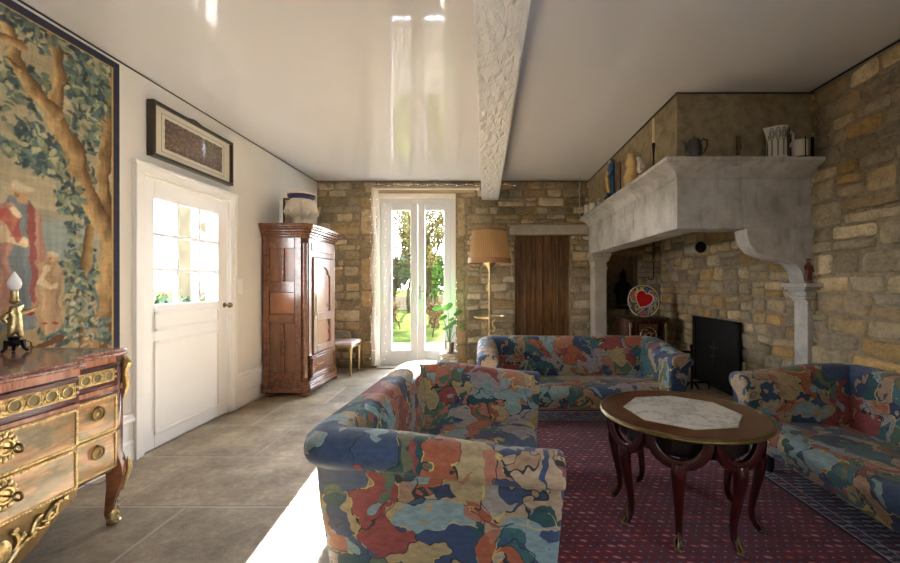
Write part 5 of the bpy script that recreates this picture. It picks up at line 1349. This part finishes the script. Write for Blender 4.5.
# ------------------------------------------------------------------ the garden
G = -.14
gd = lambda name, c1, c2, s, b=.4: (lambda t: t)(plain(name, tuple((a + b_) / 2 for a, b_ in zip(c1, c2)), .95, nscale=s, namt=.45, bump=b, bscale=s * 2, spec=0))
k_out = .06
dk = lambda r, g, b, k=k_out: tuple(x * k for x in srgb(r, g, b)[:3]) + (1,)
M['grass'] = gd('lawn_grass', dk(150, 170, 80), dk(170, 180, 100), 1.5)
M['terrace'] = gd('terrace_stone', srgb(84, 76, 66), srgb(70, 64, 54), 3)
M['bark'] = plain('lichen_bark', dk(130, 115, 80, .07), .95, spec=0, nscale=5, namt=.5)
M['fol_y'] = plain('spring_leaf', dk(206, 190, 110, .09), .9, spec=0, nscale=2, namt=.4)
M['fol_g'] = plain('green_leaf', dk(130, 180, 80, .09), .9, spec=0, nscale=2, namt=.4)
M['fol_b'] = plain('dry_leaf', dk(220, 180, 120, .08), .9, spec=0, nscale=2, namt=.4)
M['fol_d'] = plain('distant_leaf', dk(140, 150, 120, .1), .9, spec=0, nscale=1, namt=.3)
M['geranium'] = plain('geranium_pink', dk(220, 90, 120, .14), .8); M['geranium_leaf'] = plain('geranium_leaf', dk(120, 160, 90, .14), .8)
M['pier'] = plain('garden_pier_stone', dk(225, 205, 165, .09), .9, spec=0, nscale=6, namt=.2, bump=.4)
mb = MB(); mb.box(-60, 40, 6.26, 90, G - .3, G); mb.box(-60, -2.8, -20, 6.26, G - .3, G); tag(mb.build('lawn', M['grass']), kind='structure')
mb = MB(); mb.box(-6, 3, 6.24, 9.2, G, G + .02); mb.box(-7, -2.72, 0, 6.2, G, G + .02); tag(mb.build('terrace', M['terrace']), kind='structure')
def tree(name, label, loc, H, seed, leaf, nleaf, spread=.5, lsize=.07, depth=4, group='garden trees', lean=(0, 0), th=.06, cat='tree', zmin=.0):
    rnd = random.Random(seed); t = thing(name, label, cat, loc, group); mb = MB(); lf = MB(); base = Vector(loc); tips = []
    def grow(p, d, L, r_, k):
        pts = [p]; q = p; dd = d.copy()
        for i in range(5):
            dd = (dd + Vector((rnd.uniform(-1, 1), rnd.uniform(-1, 1), rnd.uniform(-.4, .7))) * .22).normalized(); q = q + dd * L / 5; pts.append(q)
        mb.tube(pts, [r_ * (1 - .09 * i) for i in range(6)], 6)
        if k == 0: tips.append((pts, L)); return
        for j in range(3 if k > 1 else 4):
            b = pts[rnd.choice((3, 4, 5))]; nd = (dd + Vector((rnd.uniform(-1, 1), rnd.uniform(-1, 1), rnd.uniform(-.3, .8))) * (spread + .5)).normalized()
            grow(b, nd, L * rnd.uniform(.6, .8), r_ * .62, k - 1)
        if k < depth: tips.append((pts, L))
    grow(base, Vector((lean[0], lean[1], 1)).normalized(), H * .33, th, depth)
    mb.build('trunk', M['bark'], t, smooth=True)
    for i in range(nleaf):
        pts, L = rnd.choice(tips); p = Vector(rnd.choice(pts)) + Vector((rnd.gauss(0, 1), rnd.gauss(0, 1), rnd.gauss(0, 1))) * L * .22
        if p.z < G + .03: continue
        u = Vector((rnd.gauss(0, 1), rnd.gauss(0, 1), rnd.gauss(0, 1))).normalized(); v = u.orthogonal().normalized(); s = lsize * rnd.uniform(.6, 1.4)
        lf.add([p - u * s, p + v * s * .5, p + u * s, p - v * s * .5], [(0, 1, 2, 3)])
    if nleaf: lf.build('foliage', leaf, t)
    return t
tree('garden_tree', 'mossy bare tree with twisting limbs outside the right window pane', (-1.55, 12.6, G), 5.2, 3, M['fol_y'], 4500, .7, .034, 4, th=.15, lean=(-.15, 0))
tree('garden_tree', 'bare pale tree seen through the left window pane', (-3.3, 14.5, G), 5.6, 8, M['fol_y'], 5200, .7, .036, 4, th=.10)
tree('garden_tree', 'slim bare tree standing farther back across the lawn', (-3.6, 19, G), 7, 14, M['fol_y'], 2600, .6, .04, 4, th=.10)
tree('garden_tree', 'spreading bare tree at the right edge of the garden view', (-2.0, 17, G), 6.5, 21, M['fol_y'], 2600, .7, .04, 4, th=.12)
tree('garden_shrub', 'golden brown shrub close to the right window pane', (-1.35, 10.3, G), 1.25, 5, M['fol_b'], 2200, .8, .03, 3, 'garden shrubs', th=.02, cat='shrub')
tree('garden_shrub', 'fresh green shrub behind the golden one', (-1.9, 13.6, G), 3.0, 6, M['fol_g'], 2400, .7, .05, 3, 'garden shrubs', th=.03, cat='shrub')
tree('garden_shrub', 'straggly low shrub at the edge of the lawn on the left', (-2.55, 12, G), 1.3, 7, M['fol_b'], 900, .9, .03, 3, 'garden shrubs', th=.02, cat='shrub')
for i, (x, y, h) in enumerate(((-9, 30, 6.5), (-6.4, 27, 5.0), (-4.2, 29, 6.0), (-2.4, 26, 4.6), (-.4, 30, 6.0))):
    tree('distant_tree', 'hazy green tree in the row beyond the lawn', (x, y, G), h, 40 + i, M['fol_d'], 5200, .9, .13, 3, 'distant trees', th=.1)
# low garden wall
mb = MB(); mb.box(-12, 2, 21, 21.3, G, G + .75); tag(mb.build('garden_wall', M['pier'], bevel=.02), 'low pale stone wall across the end of the lawn', 'wall')
mb = MB(); mb.box(-3.75, -3.3, 4.78, 5.5, G + .02, 3.1)
tag(mb.build('garden_pier', M['pier'], bevel=.02), 'pale stone pier outside the glazed side door', 'pier')
pl = thing('planter', 'planter of pink geraniums outside the glazed side door', 'planter', (-3.2, 4.2, G + .02))
mb = MB(); mb.box(-3.35, -3.05, 3.7, 4.75, G + .02, .98); mb.build('planter_box', M['pier'], pl, bevel=.01)
rnd = random.Random(12)
lf = MB(); fl_ = MB()
for i in range(500):
    p = Vector((rnd.uniform(-3.34, -3.06), rnd.uniform(3.72, 4.74), .98 + abs(rnd.gauss(0, .05)))); u = Vector((rnd.gauss(0, 1), rnd.gauss(0, 1), rnd.gauss(0, .4))).normalized(); v = u.orthogonal(); lf.add([p - u * .03, p + v * .025, p + u * .03, p - v * .025], [(0, 1, 2, 3)])
lf.build('leaves', M['geranium_leaf'], pl)
for i in range(9):
    y = 3.85 + i * .1; x = -3.2 + rnd.uniform(-.08, .08); h = 1.08 + rnd.uniform(0, .10); q = MB(); q.tube([(x, y, .98), (x, y, h)], .003, 4)
    for k in range(9): q.ball((x + rnd.gauss(0, .012), y + rnd.gauss(0, .012), h + rnd.gauss(0, .01)), .009, 6, 4)
    q.build('blossom', M['geranium'], pl)
# ------------------------------------------------------------------ camera, sky, light
cam = bpy.data.objects.new('camera', bpy.data.cameras.new('camera')); COL.objects.link(cam)
cam.location = (0, 0, 1.23); cam.rotation_euler = (PI / 2, 0, 0)
cam.data.lens = 16; cam.data.sensor_width = 36; cam.data.sensor_fit = 'HORIZONTAL'
cam.data.shift_x = -35 / 900; cam.data.shift_y = 2.5 / 900; cam.data.clip_start = .02
sc.camera = cam
SKY = 13.0
w = bpy.data.worlds.new('sky'); sc.world = w; w.use_nodes = True
nt = w.node_tree; bg = nt.nodes['Background']; bg.inputs[1].default_value = SKY
tc = nt.nodes.new('ShaderNodeTexCoord'); sp = nt.nodes.new('ShaderNodeSeparateXYZ'); rp = nt.nodes.new('ShaderNodeValToRGB')
nt.links.new(tc.outputs['Generated'], sp.inputs[0]); nt.links.new(sp.outputs[2], rp.inputs[0]); nt.links.new(rp.outputs[0], bg.inputs[0])
rp.color_ramp.elements[0].position = 0; rp.color_ramp.elements[0].color = (.97, .985, 1, 1)
rp.color_ramp.elements[1].position = .7; rp.color_ramp.elements[1].color = (.62, .78, 1, 1)
sun = bpy.data.objects.new('sun', bpy.data.lights.new('sun', 'SUN')); COL.objects.link(sun)
sun.data.energy = 90; sun.data.angle = R(.6); sun.data.color = (1, .98, .96)
d = Vector((.083, -1, -.472)); sun.rotation_euler = d.to_track_quat('-Z', 'Y').to_euler()
def portal(name, loc, rot, sx, sy):
    l = bpy.data.lights.new(name, 'AREA'); l.shape = 'RECTANGLE'; l.size = sx; l.size_y = sy; l.cycles.is_portal = True
    o = bpy.data.objects.new(name, l); COL.objects.link(o); o.location = loc; o.rotation_euler = rot
portal('daylight_french_window', (-1.005, 6.1, 1.3), (-PI / 2, 0, 0), 1.0, 2.4)
portal('daylight_glazed_door', (XL - .1, 3.35, 1.48), (0, -PI / 2, 0), .85, .75)
for i, W in enumerate((W1,)):
    portal('daylight_window', (XR + .2, (W[0] + W[1]) / 2, (W[2] + W[3]) / 2), (0, PI / 2, 0), W[3] - W[2], W[1] - W[0])
vs = sc.view_settings; vs.view_transform = 'Standard'; vs.look = 'None'; vs.gamma = 1; vs.use_curve_mapping = False; vs.exposure = 1.55
cy = sc.cycles; cy.max_bounces = 10; cy.diffuse_bounces = 6; cy.glossy_bounces = 4; cy.transparent_max_bounces = 12
cy.caustics_reflective = False; cy.caustics_refractive = False; cy.sample_clamp_indirect = 12; cy.use_denoising = True
